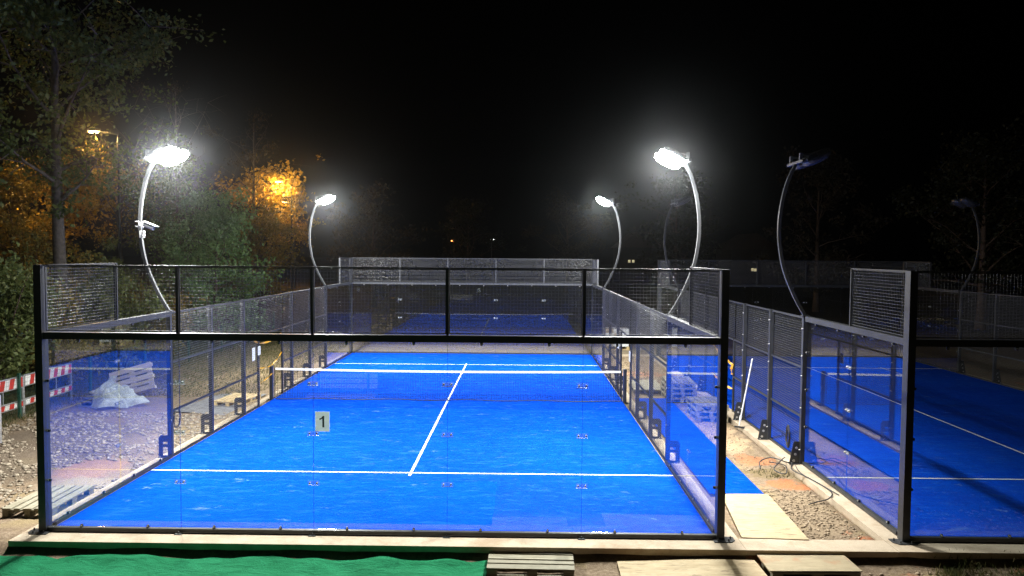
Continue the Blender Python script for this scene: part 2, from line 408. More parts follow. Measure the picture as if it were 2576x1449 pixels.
struct(link('ground', me), 'bare brown dirt and dry grass ground around the courts')

# ------------------------------------------------------------------ court slabs, turf, lines
CX2 = 12.83
def court_floor(cx, nm):
    s = MB().box(cx-5.33, cx+5.33, -.45, 20.45, -.45, 0).build('concrete_slab', m_conc)
    struct(s, f'pale concrete foundation ring under the {nm} court')
    t = MB().box(cx-4.99, cx+4.99, .01, 19.99, -.01, .016).build('court_turf', m_turf); struct(t, f'blue artificial turf of the {nm} court')
    z0, z1 = .0185, .0205
    for y in (3.05, 16.95):
        MB().box(cx-4.99, cx+4.99, y-.025, y+.025, z0, z1).build('service_line', m_line, t)
    MB().box(cx-.025, cx+.025, 2.85, 17.15, z0+.003, z1+.003).build('centre_line', m_line, t)
    return t
court_floor(0, 'near lit'); court_floor(CX2, 'unlit right hand')
struct(MB().box(5.335, 7.495, -.45, -.02, -.45, -.002).build('concrete_strip', m_conc), 'concrete strip joining both courts at the front')
struct(MB().box(5.335, 7.495, 20.02, 20.45, -.45, -.002).build('concrete_strip', m_conc), 'concrete strip joining both courts at the far end')

# ------------------------------------------------------------------ wire grids (shared meshes)
_grids = {}
def grid_mesh(w, h, plane, step=.05, r=.0027):
    key = (round(w, 3), round(h, 3), plane)
    if key in _grids: return _grids[key]
    b = MB(); n = int(round(w/step)); k = int(round(h/step))
    def P(a, c, d): return (a, d, c) if plane == 'xz' else (d, a, c)
    for i in range(1, n): b.wire(P(i*w/n, 0, 0), P(i*w/n, h, 0), .0018)
    for j in range(1, k): b.wire(P(0, j*h/k, .0055), P(w, j*h/k, .0055), r, 8)
    _grids[key] = b.mesh('wire_grid', m_wire, True); return _grids[key]
def frame_mesh(w, h, plane, t=.013):
    b = MB()
    def bx(a0, a1, c0, c1):
        if plane == 'xz': b.box(a0, a1, -t/2, t/2, c0, c1)
        else: b.box(-t/2, t/2, a0, a1, c0, c1)
    bx(0, w, 0, t); bx(0, w, h-t, h); bx(0, t, t, h-t); bx(w-t, w, t, h-t)
    return b.mesh('mesh_frame', m_steel)
def bolt_mesh():
    b = MB(); b.tube([(0, -.018, 0), (0, .018, 0)], .014, 10); b.tube([(0, -.028, 0), (0, -.018, 0)], .008, 6); return b.mesh('bolt', m_bolt, True)
BOLT = bolt_mesh()
def clamp_mesh():           # small rounded lug that holds a pane, seen from outside: plate + bolt
    b = MB(); b.prism([(-.018, -.03), (.018, -.03), (.018, .02), (.01, .034), (-.01, .034), (-.018, .02)], 1, -.008, .02)
    b.tube([(0, -.02, .012), (0, .03, .012)], .012, 8, True, 1); return b.mesh('glass_clamp', [m_steel, m_bolt])
CLAMP = clamp_mesh()
def conn_mesh():
    b = MB(); b.box(-.085, .085, -.012, -.006, -.03, .03)
    return b.mesh('glass_connector', [m_clear])
CONN = conn_mesh()
CONNEDGE = MB().box(-.085, .085, -.016, -.003, -.036, -.030).mesh('connector_edge', m_galv)
_fr = {}
def mesh_panel(parent, w, h, plane, loc):
    k = (round(w, 3), round(h, 3), plane)
    if k not in _fr: _fr[k] = frame_mesh(w, h, plane)
    f = link('mesh_panel', _fr[k], parent, loc)
    g = bpy.data.objects.new('wire_grid', grid_mesh(w, h, plane)); COL.objects.link(g); g.parent = f
    return f

# ------------------------------------------------------------------ court enclosure walls
def end_wall(cx, y, out, label):
    """glass end wall, inner face on plane y; out = -1 (towards camera) or +1"""
    t = thing('end_wall', (cx, y, 0), label, 'glass wall', 'glass end walls of the padel courts')
    def yy(a, b): return (y+min(a*out, b*out), y+max(a*out, b*out))
    for s in (-1, 1):
        x0 = cx+s*5.0; x1 = cx+s*5.11
        p = MB().box(min(x0, x1), max(x0, x1), *yy(-.05, .10), .012, 4.0).build('corner_post', m_steel, t)
        bp = MB(); bp.prism([(x0-s*.06, y+out*.20), (x1+s*.08, y+out*.20), (x1+s*.15, y+out*.12), (x1+s*.15, y-out*.02), (x0-s*.06, y-out*.02)], 2, .001, .011)
        for q in ((x0, y+out*.16), (x1+s*.05, y+out*.16), (x1+s*.1, y+out*.05)): bp.tube([(q[0], q[1], .01), (q[0], q[1], .045)], .011, 6)
        bp.build('base_plate', m_steel, p)
    MB().box(cx-4.998, cx+4.998, *yy(.002, .075), .016, .066).build('bottom_rail', m_steel, t)
    MB().box(cx-4.998, cx+4.998, *yy(-.02, .085), 2.9, 3.0).build('top_beam', m_steel, t)
    for i in range(5):
        xa = cx-5+2*i+.003; xb = cx-3+2*i-.003
        MB().box(xa, xb, *yy(.014, .026), .067, 2.899).build('glass_panel', m_glass, t)
        mesh_panel(t, 1.96, .96, 'xz', (cx-4.98+2*i, y+out*.03, 3.02))
        for j in range(2):
            xc = cx-4.5+2*i+j
            for z, rr in ((.075, 0), (2.885, math.pi)):
                c = link('glass_clamp', CLAMP, t, (xc, y+out*.035, z), (0, rr, 0 if out < 0 else math.pi))
    for i in range(1, 5):
        x = cx-5+2*i
        MB().box(x-.018, x+.018, *yy(.0, .06), 3.0, 3.99).build('mesh_post', m_steel, t)
        MB().box(x-.0026, x+.0026, *yy(.014, .026), .068, 2.898).build('joint_seal', m_seal, t)
        for z in (.77, 1.52, 2.27):
            c = link('glass_connector', CONN, t, (x, y+(out*.026 if out < 0 else .026+.018), z))
            e = bpy.data.objects.new('connector_edge', CONNEDGE); COL.objects.link(e); e.parent = c
            for dx in (-.055, .055):
                k = bpy.data.objects.new('bolt', BOLT); COL.objects.link(k); k.parent = c; k.location = (dx, -.012 if out < 0 else -.03, 0)
        f = MB(); f.box(x-.05, x+.05, *yy(.076, .15), .001, .012); f.tube([(x, y+out*.115, .012), (x, y+out*.115, .04)], .012, 6)
        f.build('foot_bracket', m_steel, t)
    for s in (-1, 1):
        for z in (.77, 1.52, 2.27):
            link('glass_clamp', CLAMP, t, (cx+s*4.975, y+out*.035, z), (0, s*math.pi/2, 0 if out < 0 else math.pi))
    MB().box(cx-4.998, cx+4.998, *yy(.005, .045), 3.984, 4.002).build('top_rail', m_steel, t)
    return t

def bracket_mesh(s, solid=False):         # plate that carries each fence post, lies in the xz plane outside the wall
    b = MB(); a0, a1 = .106, .31
    def bx(u0, u1, z0, z1, y=.006, mi=0): b.box(min(s*u0, s*u1), max(s*u0, s*u1), -y, y, z0, z1, mi)
    if solid:
        b.prism([(s*a0, .012), (s*a1, .012), (s*(a0+.13), .43), (s*(a0+.11), .46), (s*a0, .46)], 1, -.006, .006)
        for z, u in ((.07, .22), (.2, .19), (.33, .17)): b.tube([(s*u, -.012, z), (s*u, .012, z)], .026, 10, True, 1)
    else:
        bx(a1-.085, a1, .012, .40); bx(a0, a1-.0851, .32, .40); bx(a0, a1-.0851, .21, .27); bx(a0, a1-.0851, .012, .04)
        b.prism([(s*a0, .4), (s*a1, .4), (s*(a1-.04), .455), (s*a0, .455)], 1, -.006, .006)
    b.box(min(s*a0, s*(a1+.005)), max(s*a0, s*(a1+.005)), -.05, .05, .001, .011)
    for y in (-.035, .035): b.tube([(s*(a1-.04), y, .011), (s*(a1-.04), y, .035)], .01, 6, True, 1)
    return b.mesh('post_bracket', [m_steel, m_bolt])
BRK = {(s, k): bracket_mesh(s, k) for s in (1, -1) for k in (False, True)}
def side_wall(cx, s, label):
    x = cx+s*5.0
    t = thing('side_wall', (x, 10, 0), label, 'fence', 'side walls of the padel courts')
    def xx(a, b): return (x+min(s*a, s*b), x+max(s*a, s*b))
    for far in (0, 1):
        Y = (lambda v: 20-v) if far else (lambda v: v)
        def yr(a, b): return (min(Y(a), Y(b)), max(Y(a), Y(b)))
        MB().box(*xx(.002, .075), *yr(.16, 3.94), .016, .066).build('bottom_rail', m_steel, t)
        MB().box(*xx(-.02, .085), *yr(.055, 3.945), 2.9, 3.0).build('top_beam', m_steel, t)
        for i in range(2):
            MB().box(*xx(.014, .026), *yr(.03+2*i+.003, 2+2*i-.06*i-.003), .067, 2.899).build('glass_panel', m_glass, t)
            for j in range(2):
                for z, rr in ((.075, 0), (2.885, math.pi)):
                    link('glass_clamp', CLAMP, t, (x+s*.035, Y(.5+2*i+j), z), (0, rr, s*math.pi/2))
        for z in (.77, 1.52, 2.27):
            link('glass_clamp', CLAMP, t, (x+s*.035, Y(3.93), z), (0, 0, s*math.pi/2))
            c = link('glass_connector', CONN, t, (x+s*.026, Y(2.0), z), (0, 0, s*math.pi/2))
            for dx in (-.055, .055):
                k = bpy.data.objects.new('bolt', BOLT); COL.objects.link(k); k.parent = c; k.location = (dx, -.012, 0)
        mesh_panel(t, 1.9, .96, 'yz', (x+s*.03, Y(.06) if not far else Y(1.96), 3.02))
        MB().box(*xx(.0, .06), *yr(1.965, 1.995), 3.0, 4.0).build('mesh_post', m_steel, t)
        MB().box(*xx(.005, .06), *yr(.102, 1.997), 3.984, 4.002).build('top_rail', m_steel, t)
    ws = {}
    for y in (4, 6, 8, 12, 14, 16):
        p = MB().box(*xx(.02, .105), y-.045, y+.045, .012, 2.99).build('fence_post', m_steel, t)
        b = bpy.data.objects.new('post_bracket', BRK[(s, cx > 1)]); COL.objects.link(b); b.parent = p; b.location = (x, y, 0)
        for z in (.3, 1.15, 1.8, 2.2, 2.75):
            k = bpy.data.objects.new('bolt', BOLT); COL.objects.link(k); k.parent = p; k.location = (x+s*.11, y-.03, z); k.rotation_euler = (0, 0, s*math.pi/2)
    for y in (9, 11):
        MB().box(*xx(.01, .06), y-.025, y+.025, .005, 1.93).build('gate_post', m_steel, t)
    for a, b in ((4, 6), (6, 8), (8, 9), (11, 12), (12, 14), (14, 16)):
        ya = a+(.046 if a not in (9, 11) else .026); yb = b-(.046 if b not in (9, 11) else .026)
        for z in (.03, .95, 1.95, 2.96):
            MB().box(*xx(.022, .06), ya, yb, z-.02, z+.02).build('rail', m_steel, t)
        g = link('wire_grid', grid_mesh(round(yb-ya, 3), 2.9, 'yz'), t, (x+s*.012, ya, .05))
    for z in (1.95, 2.96): MB().box(*xx(.022, .06), 9.026-.98*(z > 2), 10.974+.98*(z > 2), z-.02, z+.02).build('rail', m_steel, t) if z < 2 else MB().box(*xx(.022, .06), 8.975, 11.025, z-.02, z+.02).build('rail', m_steel, t)
    link('wire_grid', grid_mesh(1.95, .98, 'yz'), t, (x+s*.012, 9.025, 1.97))
    return t
end_wall(0, 0, -1, 'near glass end wall of the lit court carrying the number 1 sign')
end_wall(0, 20, 1, 'far glass end wall of the lit court behind the net')
side_wall(0, -1, 'left glass and mesh side wall of the lit court, beside the gravel')
side_wall(0, 1, 'right glass and mesh side wall of the lit court, beside the blue turf strip')
end_wall(CX2, 0, -1, 'near glass end wall of the unlit right hand court, cut by the picture edge')
end_wall(CX2, 20, 1, 'far dark glass end wall of the unlit right hand court')
side_wall(CX2, -1, 'grey glass and mesh side wall of the unlit court with a cable coil hung on it')
side_wall(CX2, 1, 'farthest right side wall of the unlit court, in the dark')

# ------------------------------------------------------------------ nets
def net(cx, label):
    t = thing('court_net', (cx, 10, 0), label, 'net')
    hz = lambda x: .92-.04*(1-(x/4.9)**2)
    b = MB(); step = .048; n = int(9.8/step); rr = random.Random(5)
    for i in range(n+1):
        x = -4.9+9.8*i/n; k = .015*math.sin(x*1.7)
        b.tube([(cx+x, 10, .05+.008*math.sin(x*5)), (cx+x+rr.uniform(-.006, .006), 10+k, .45), (cx+x, 10, hz(x)-.05)], .0046, 4, False)
    for j in range(1, 18):
        f = j/18
        b.tube([(cx+x, 10+.015*math.sin(x*1.7)*4*f*(1-f), .05+(hz(x)-.1)*f+.004*math.sin(x*9+j)) for x in np.linspace(-4.9, 4.9, 40)], .0046, 4, False)
    b.build('net_mesh', m_net, t)
    b = MB()
    for x0, x1 in zip(np.linspace(-4.9, 4.9, 24)[:-1], np.linspace(-4.9, 4.9, 24)[1:]):
        vs = []
        for x in (x0, x1): vs += [(cx+x, 10-.008, hz(x)-.055), (cx+x, 10+.008, hz(x)-.055), (cx+x, 10+.008, hz(x)), (cx+x, 10-.008, hz(x))]
        b.add(vs, [(0,1,5,4), (1,2,6,5), (2,3,7,6), (3,0,4,7)])
    b.build('top_band', m_white, t)
    MB().tube([(cx+x, 10+.01*math.sin(2*x), .045+.012*math.sin(x*3)) for x in np.linspace(-4.9, 4.9, 40)], .013, 6).build('bottom_cord', m_black, t)
    for s in (-1, 1):
        p = MB().box(cx+s*5.02-.045, cx+s*5.02+.045, 9.95, 10.05, .001, .97).build('net_post', m_steel, t)
        q = MB().box(cx+s*5.02-.12, cx+s*5.02+.12, 9.88, 10.12, .0, .012); q.build('base_plate', m_steel, p)
        MB().tube([(cx+s*4.93, 9.99, .05), (cx+s*4.93, 9.99, .92)], .012, 6).build('side_cord', m_black, t)
    return t
net(0, 'black mesh net with white top band across the lit court')

# ------------------------------------------------------------------ flood light poles
def flood_pole(cx, s, y, lit, label):
    x = cx+s*5.06
    t = thing('floodlight_pole', (x, y, 3.0), label, 'floodlight', 'curved floodlight poles of the courts')
    prof = [(0, 3.0), (.15, 3.25), (.29, 3.53), (.43, 3.88), (.51, 4.2), (.56, 4.6), (.55, 5.0), (.49, 5.4), (.39, 5.75), (.26, 6.02)]
    P = [Vector((x+s*a, y, z)) for a, z in prof]; pp = []
    for i in range(len(P)-1):
        p0, p1, p2, p3 = P[max(i-1, 0)], P[i], P[i+1], P[min(i+2, len(P)-1)]
        for k in range(4):
            f = k/4; pp.append(.5*((2*p1)+(p2-p0)*f+(2*p0-5*p1+4*p2-p3)*f*f+(3*p1-p0-3*p2+p3)*f**3))
    pp.append(P[-1])
    MB().tube(pp, .042, 4).build('curved_pole', m_polearm, t)
    MB().box(x-.07, x+.07, y-.07, y+.07, 3.001, 3.018).build('base_plate', m_steel, t)
    hx = x-s*.03; hz_ = 6.14
    MB().box(x+s*.26-.03, x+s*.26+.03, y-.42, y+.42, 6.02, 6.07).box(min(x-s*.05, x+s*.229), max(x-s*.05, x+s*.229), y-.28, y-.24, 6.16, 6.2).box(min(x-s*.05, x+s*.229), max(x-s*.05, x+s*.229), y+.24, y+.28, 6.16, 6.2).box(x+s*.26-.028, x+s*.26+.028, y-.285, y-.235, 6.071, 6.21).box(x+s*.26-.028, x+s*.26+.028, y+.235, y+.285, 6.071, 6.21).build('cross_arm', m_pole, t)
    for dy in (-.26, .26):
        Mx = Matrix.Translation((hx, y+dy, hz_)) @ Matrix.Rotation(s*R(27), 4, 'Y')
        h = MB().box(-.24, .24, -.19, .19, .0, .05, 0, Mx)
        for k in range(7): h.box(-.2, .2, -.16+.053*k-.006, -.16+.053*k+.006, .05, .08, 0, Mx)
        h.box(-.03, .03, -.205, -.19, -.0, .08, 0, Mx).box(-.03, .03, .19, .205, -.0, .08, 0, Mx)
        hd = h.build('lamp_head', m_steel, t)
        ln = MB(); K = 18; vs = []; rings = ((1, -.002), (1.0, -.035), (.92, -.075), (.72, -.11), (.4, -.13))  # dome wider than the head, shaped like the glare round the lamp
        for f, zz in rings: vs += [Mx @ Vector((.285*f*math.copysign(abs(math.cos(2*math.pi*k/K))**.8, math.cos(2*math.pi*k/K)), .215*f*math.copysign(abs(math.sin(2*math.pi*k/K))**.8, math.sin(2*math.pi*k/K)), zz)) for k in range(K)]
        nr = len(rings)
        ln.add(vs, [tuple(range(K)), tuple(range(nr*K-1, (nr-1)*K-1, -1))]+[(r_*K+k, r_*K+K+k, r_*K+K+(k+1) % K, r_*K+(k+1) % K) for r_ in range(nr-1) for k in range(K)])
        ln.build('lens', m_led if lit else m_lens_off, hd)
        if lit:
            ld = bpy.data.lights.new('flood_light', 'AREA'); ld.shape = 'RECTANGLE'; ld.size = .38; ld.size_y = .34
            ld.energy = LAMP_W/2; ld.color = (1.0, .985, .94); ld.spread = R(165)
            lo = bpy.data.objects.new('flood_light', ld); COL.objects.link(lo)
            lo.matrix_world = Mx @ Matrix.Translation((0, 0, -.135)); lo.parent = hd
    return t
flood_pole(0, -1, 4, True, 'lit curved floodlight pole at the near left with a small camera on it')
flood_pole(0, -1, 16, True, 'lit curved floodlight pole at the far left corner of the lit court')
flood_pole(0, 1, 4, True, 'lit curved floodlight pole at the near right of the lit court')
flood_pole(0, 1, 16, True, 'lit curved floodlight pole at the far right corner of the lit court')
flood_pole(CX2, -1, 4, False, 'unlit curved floodlight pole rising from the unlit court side wall')
flood_pole(CX2, -1, 16, False, 'unlit faint floodlight pole at the far corner of the unlit court')
flood_pole(CX2, 1, 16, False, 'unlit floodlight pole at the far right in the dark')

# security camera on the near left pole
t = thing('security_camera', (-5.6, 4, 4.7), 'small white camera clamped half way up the near left floodlight pole', 'camera')
MB().tube([(-5.60, 3.9, 4.80), (-5.68, 3.93, 4.80), (-5.68, 4.07, 4.80), (-5.60, 4.1, 4.80)], .012, 6).tube([(-5.60, 3.9, 4.70), (-5.68, 3.93, 4.70), (-5.68, 4.07, 4.70), (-5.60, 4.1, 4.70)], .012, 6).build('clamp', m_galv, t)
MB().box(-5.59, -5.46, 3.88, 3.94, 4.72, 4.79).tube([(-5.5, 3.9, 4.74), (-5.4, 3.88, 4.72)], .02, 6).build('arm', m_white, t)
Mx = Matrix.Translation((-5.36, 3.85, 4.71)) @ Matrix.Rotation(R(22), 4, 'Y')
h = MB().tube([Mx @ Vector((-.11, 0, 0)), Mx @ Vector((.1, 0, 0))], .05, 12).box(-.12, .15, -.055, .055, .045, .058, 0, Mx).build('housing', m_white, t, False)
MB().tube([Mx @ Vector((.1, 0, 0)), Mx @ Vector((.108, 0, 0))], .035, 12).build('lens', m_black, h)
MB().box(-5.57, -5.5, 3.87, 3.95, 4.48, 4.62).tube([(-5.53, 3.91, 4.62), (-5.53, 3.91, 4.73)], .012, 6).build('junction_box', m_white, t)

# ------------------------------------------------------------------ number sign and notices
t = thing('number_sign', (-.86, -.03, 1.54), 'pale sheet with a bold black 1 on the near glass wall', 'sign')
MB().box(-.97, -.755, -.0330, -.0305, 1.545, 1.845).build('sheet', m_sign, t)
one = [(-.045, .055), (-.045, .030), (-.02, .040), (0, .055), (0, -.085), (.03, -.085), (.03, .095), (.006, .095), (-.005, .076), (-.022, .062)]
MB().prism([(-.862+p*.95, 1.692+q*.95) for p, q in one], 1, -.0350, -.0338).build('digit', m_ink, t)
def notice(x, y0, y1, z0, z1, label):
    n = MB().box(x-.002, x+.002, y0, y1, z0, z1); 
    for k in range(6):
        zz = z1-.04-(z1-z0-.06)*k/6; n.box(x-.0035, x+.0035, y0+.03, y1-.03-.03*(k % 3), zz-.005, zz, 1)
    return tag(n.build('notice', [m_paper, m_ink]), label, 'notice', 'paper notices on the court gates')
notice(-4.985, 8.42, 8.62, 1.34, 1.68, 'larger white paper notice on the left wall mesh beside the gate')
notice(-4.985, 8.84, 9.03, 1.43, 1.67, 'smaller white paper notice on the left wall gate post')
notice(4.985, 11.1, 11.5, 1.40, 1.7, 'white paper notice on the right wall beyond the net post')
notice(4.985, 8.80, 9.02, 1.35, 1.62, 'white paper notice on the right wall gate post nearer the camera')

# ------------------------------------------------------------------ pallets and boards
def pallet(loc, rz, label, mat, parts=None, tilt=None, boards=5, group='wooden pallets'):
    t = thing('wooden_pallet', (0, 0, 0), label, 'pallet', group)
    rr = random.Random(label)
    Lx, W = 1.2, .8
    ws = [.145, .1, .145, .1, .145]; gap = (W-sum(ws))/4; y = -W/2
    for w in ws:
        o = MB().box(-Lx/2, Lx/2, y+rr.uniform(-.004, .004), y+w, .122, .144); o = o.build('deck_board', mat, t); y += w+gap
    for i in range(3):
        xx = (-.6, -.05, .45)[i]
        MB().box(xx+.001, xx+.146, -W/2, W/2, .1, .1215).build('stringer', mat, t)
        for j in range(3):
            yb = (-.4, -.05, .3)[j]
            MB().box(xx+.003, xx+.142, yb+.002, yb+.098, .0225, .0995).build('block', mat, t)
    for yb in (-.4, -.05, .3):
        MB().box(-Lx/2, Lx/2, yb+.001, yb+.099, 0, .022).build('bottom_board', mat, t)
    t.location = loc; t.rotation_euler = tilt if tilt else (0, 0, rz)
    return t
pallet((2.245, -.62, -.215), R(-1.2), 'weathered pallet at the front beside the green carpet', m_oldwood)
pallet((-5.78, 1.22, -.045), R(91), 'grey pallet lying outside the near left corner post', m_oldwood)
pallet((-5.93, 9.85, -.045), R(83), 'new yellow pallet on the grey tarp by the left gate', m_newwood)
pallet((-9.42, 9.35, -.045), R(-9), 'pallet under the crumpled plastic film', m_oldwood)
pallet((-9.25, 10.55, .40), 0, 'pale pallet propped upright behind the plastic film pile', m_palewood, tilt=(R(70), R(-16), R(8)))
for k in range(3):
    pallet((6.95, 8.46, -.04+.146*k), R((91, 88, 92)[k]), ('bottom pallet', 'middle pallet', 'top pallet')[k]+' of the nearer stack between the courts', m_oldwood)
for k in range(4):
    pallet((6.72, 10.9, -.04+.146*k), R((89, 92, 90, 87)[k]), ('lowest pallet', 'second lowest pallet', 'second highest pallet', 'uppermost pallet')[k]+' of the farther stack between the courts', m_oldwood)
pallet((6.1, -.63, -.215), R(1), 'dark pallet under the muddy plywood sheet at the front', m_oldwood)
pallet((5.95, 12.4, -.06), R(90), 'low pallet under the grey board beyond the turf strip', m_oldwood)

def sheet(name, corners, th, mat, label, cat, n=14, curl=.0, group=None, seed=0):
    """thin board or carpet over a quad of (x,y,z) corners, gently warped"""
    A, B, C, D = [Vector(c) for c in corners]; rr = random.Random(seed)
    b = MB(); top = []; ph = [rr.uniform(0, 6) for _ in range(4)]
    for j in range(n+1):
        for i in range(n+1):
            u, v = i/n, j/n; p = (A*(1-u)+B*u)*(1-v)+(D*(1-u)+C*u)*v
            p.z += curl*(math.sin(3*u+ph[0])*math.sin(2.4*v+ph[1])+.35*math.sin(7*u+ph[2])*math.sin(5*v+ph[3]))
            top.append(p)
    vs = [p+Vector((0, 0, th)) for p in top]+top; K = (n+1)**2; fs = []
    for j in range(n):
        for i in range(n):
            a = j*(n+1)+i; fs.append((a, a+1, a+n+2, a+n+1)); fs.append((K+a, K+a+n+1, K+a+n+2, K+a+1))
    ring = [i for i in range(n+1)]+[j*(n+1)+n for j in range(1, n+1)]+[n*(n+1)+i for i in range(n-1, -1, -1)]+[j*(n+1) for j in range(n-1, 0, -1)]
    for a, c in zip(ring, ring[1:]+ring[:1]): fs.append((a, K+a, K+c, c))
    b.add(vs, fs); return tag(b.build(name, mat), label, cat, group)
sheet('plywood_sheet', [(5.40, .02, .0), (6.37, -.06, .0), (6.45, 2.05, .0), (5.62, 2.0, .0)], .012, m_ply, 'clean plywood sheet between the courts at the end of the turf strip', 'plywood', curl=.006, seed=1)
sheet('plywood_sheet', [(3.47, -1.55, -.20), (5.5, -1.5, -.19), (5.42, -.50, -.13), (3.47, -.55, -.15)], .014, m_ply, 'pale plywood sheet on the dirt in front of the corner post', 'plywood', curl=.012, seed=2)
sheet('plywood_sheet', [(5.47, -1.03, -.066), (6.73, -1.0, -.066), (6.70, -.24, -.066), (5.47, -.26, -.066)], .015, m_ply_dirty, 'muddy plywood sheet lying on a pallet at the front', 'plywood', curl=.003, seed=3)
sheet('board', [(5.5, 11.55, .094), (6.42, 11.55, .094), (6.5, 13.3, .094), (5.6, 13.3, .094)], .02, m_oldwood, 'grey board on a low pallet beyond the blue turf strip', 'board', curl=.002, seed=4)
sheet('turf_strip', [(5.44, 2.06, -.012), (6.40, 2.1, -.02), (6.40, 6.4, -.02), (5.42, 6.4, -.012)], .014, m_turf, 'nearer length of spare blue turf beside the right wall of the lit court', 'turf strip', n=24, curl=.006, seed=5, group='spare turf lengths between the courts')
sheet('turf_strip', [(5.42, 6.415, -.012), (6.42, 6.42, -.02), (6.42, 10.8, -.02), (5.42, 10.8, -.012)], .014, m_turf, 'farther length of spare blue turf beside the pallet stacks', 'turf strip', n=24, curl=.006, seed=6, group='spare turf lengths between the courts')
sheet('tarp', [(-7.15, 8.5, -.035), (-5.65, 8.15, -.035), (-5.5, 11.0, -.035), (-6.9, 11.0, -.035)], .006, m_tarp, 'grey mesh tarp spread on the ground under the new pallet', 'tarp', n=26, curl=.014, seed=7)

# green carpet with folds along its back edge
b = MB(); nx_, ny_ = 110, 44; vs = []; fs = []
for j in range(ny_+1):
    for i in range(nx_+1):
        u, v = i/nx_, j/ny_
        x = -6.6+8.24*u; yb = -.47-.035*math.sin(x*2.1)-.025*math.sin(x*5.3+1)
        y = yb+(-3.2-yb)*v**1.25
        d = abs(y-yb)
        z = -.178+.04*math.exp(-d*2.2)*(.6+.6*math.sin(x*3.1+.5)+.4*math.sin(x*7.3+d*3))+.010*math.sin(x*2.3+y*6.1)+.008*math.sin(x*6.7-y*3.3)+.004*math.sin(x*13+y*11)+.012*max(0, math.sin(x*1.7+y*2.9+1.3*math.sin(x*.9)))**3
        z += .03*math.exp(-((y+.62+.05*math.sin(x*3))/.05)**2)*max(0, math.sin(x*1.3+.4))
        vs.append((x, y, z))
for j in range(ny_):
    for i in range(nx_):
        a = j*(nx_+1)+i; fs.append((a, a+nx_+1, a+nx_+2, a+1))
b.add(vs, fs); o = b.build('green_carpet', m_carpet, None, True)
sm = o.modifiers.new('thick', 'SOLIDIFY'); sm.thickness = .008; sm.offset = -1
tag(o, 'wrinkled bright green carpet laid along the front kerb', 'carpet')

# crumpled film over a load on the pallet
_r = np.random.RandomState(11)
b = MB(); nu, nv = 72, 30; vs = []
dirs = _r.randn(40, 3); dirs /= np.linalg.norm(dirs, axis=1)[:, None]; phs = _r.rand(40)*6.28; frq = _r.uniform(3, 14, 40)
for j in range(nv+1):
    for i in range(nu):
        th = 2*math.pi*i/nu; ph = j/nv
        el = math.pi/2*(1-ph); n = np.array([math.cos(th)*math.cos(el), math.sin(th)*math.cos(el), math.sin(el)])
        w = sum(abs(math.sin(f*float(n@d)+p))**.7/f**.8 for d, p, f in zip(dirs, phs, frq))/9
        skirt = max(0, ph-.75)*(.8+.9*math.sin(3*th+.5)+.5*math.sin(7*th))
        rx, ry = .33+.36*w+skirt*.55, .26+.26*w+skirt*.4
        x = -8.98+rx*n[0]+.05*math.sin(5*th); y = 9.05+ry*n[1]
        z = .0+(.42+.12*math.cos(th-2.6)+.08*math.sin(3*th))*(max(0, n[2])**.8)*(.6+1.1*w)+.08*max(0, math.sin(4*th+1))*(ph > .8)
        vs.append((x, y, z))
fs = [(j*nu+i, (j+1)*nu+i, (j+1)*nu+(i+1) % nu, j*nu+(i+1) % nu) for j in range(nv) for i in range(nu)]
b.add(vs, fs); tag(b.build('plastic_film', m_wrap), 'crumpled clear plastic film heaped over a pallet load', 'plastic film')
t = thing('cement_bags', (-9.5, 9.5, .115), 'grey bagged load under the plastic film', 'bags')
for i, (x, y, z, a) in enumerate(((-9.65, 9.3, .165, .1), (-9.15, 9.35, .165, -.3), (-9.55, 9.38, .29, -.2))):
    q = MB(); Mx = Matrix.Translation((x, y, z)) @ Matrix.Rotation(a, 4, 'Z'); vs = []; K = 12
    for j in range(K+1):
        for k in range(K*2):
            la = math.pi*(j/K-.5); lo = math.pi*k/K
            f = lambda c, p: math.copysign(abs(c)**p, c)
            vs.append(Mx @ Vector((.30*f(math.cos(la), .6)*f(math.cos(lo), .5), .2*f(math.cos(la), .6)*f(math.sin(lo), .5), .065*f(math.sin(la), .8))))
    fs = [(j*2*K+k, j*2*K+(k+1) % (2*K), (j+1)*2*K+(k+1) % (2*K), (j+1)*2*K+k) for j in range(K) for k in range(2*K)]
    q.add(vs, fs); q.build('bag', m_sack if i else m_tarp, t, True)

# white wrapped paver stack far behind between the courts
t = thing('paver_pallet', (6.35, 22.6, -.05), 'pale stacked pavers on a pallet beyond the far end of the path', 'paver stack')
for k in range(4):
    for i in range(3):
        for j in range(2):
            MB().box(5.86+.34*i, 6.19+.34*i, 22.2+.37*j, 22.56+.37*j, .1+.2*k, .29+.2*k).build('paver_block', m_paper if (i+j+k) % 3 else m_conc, t)
MB().box(5.82, 6.9, 22.15, 22.95, -.05, -.02).box(5.82, 5.95, 22.15, 22.95, -.02, .09).box(6.3, 6.42, 22.15, 22.95, -.02, .09).box(6.77, 6.9, 22.15, 22.95, -.02, .09).build('base_pallet', m_newwood, t)

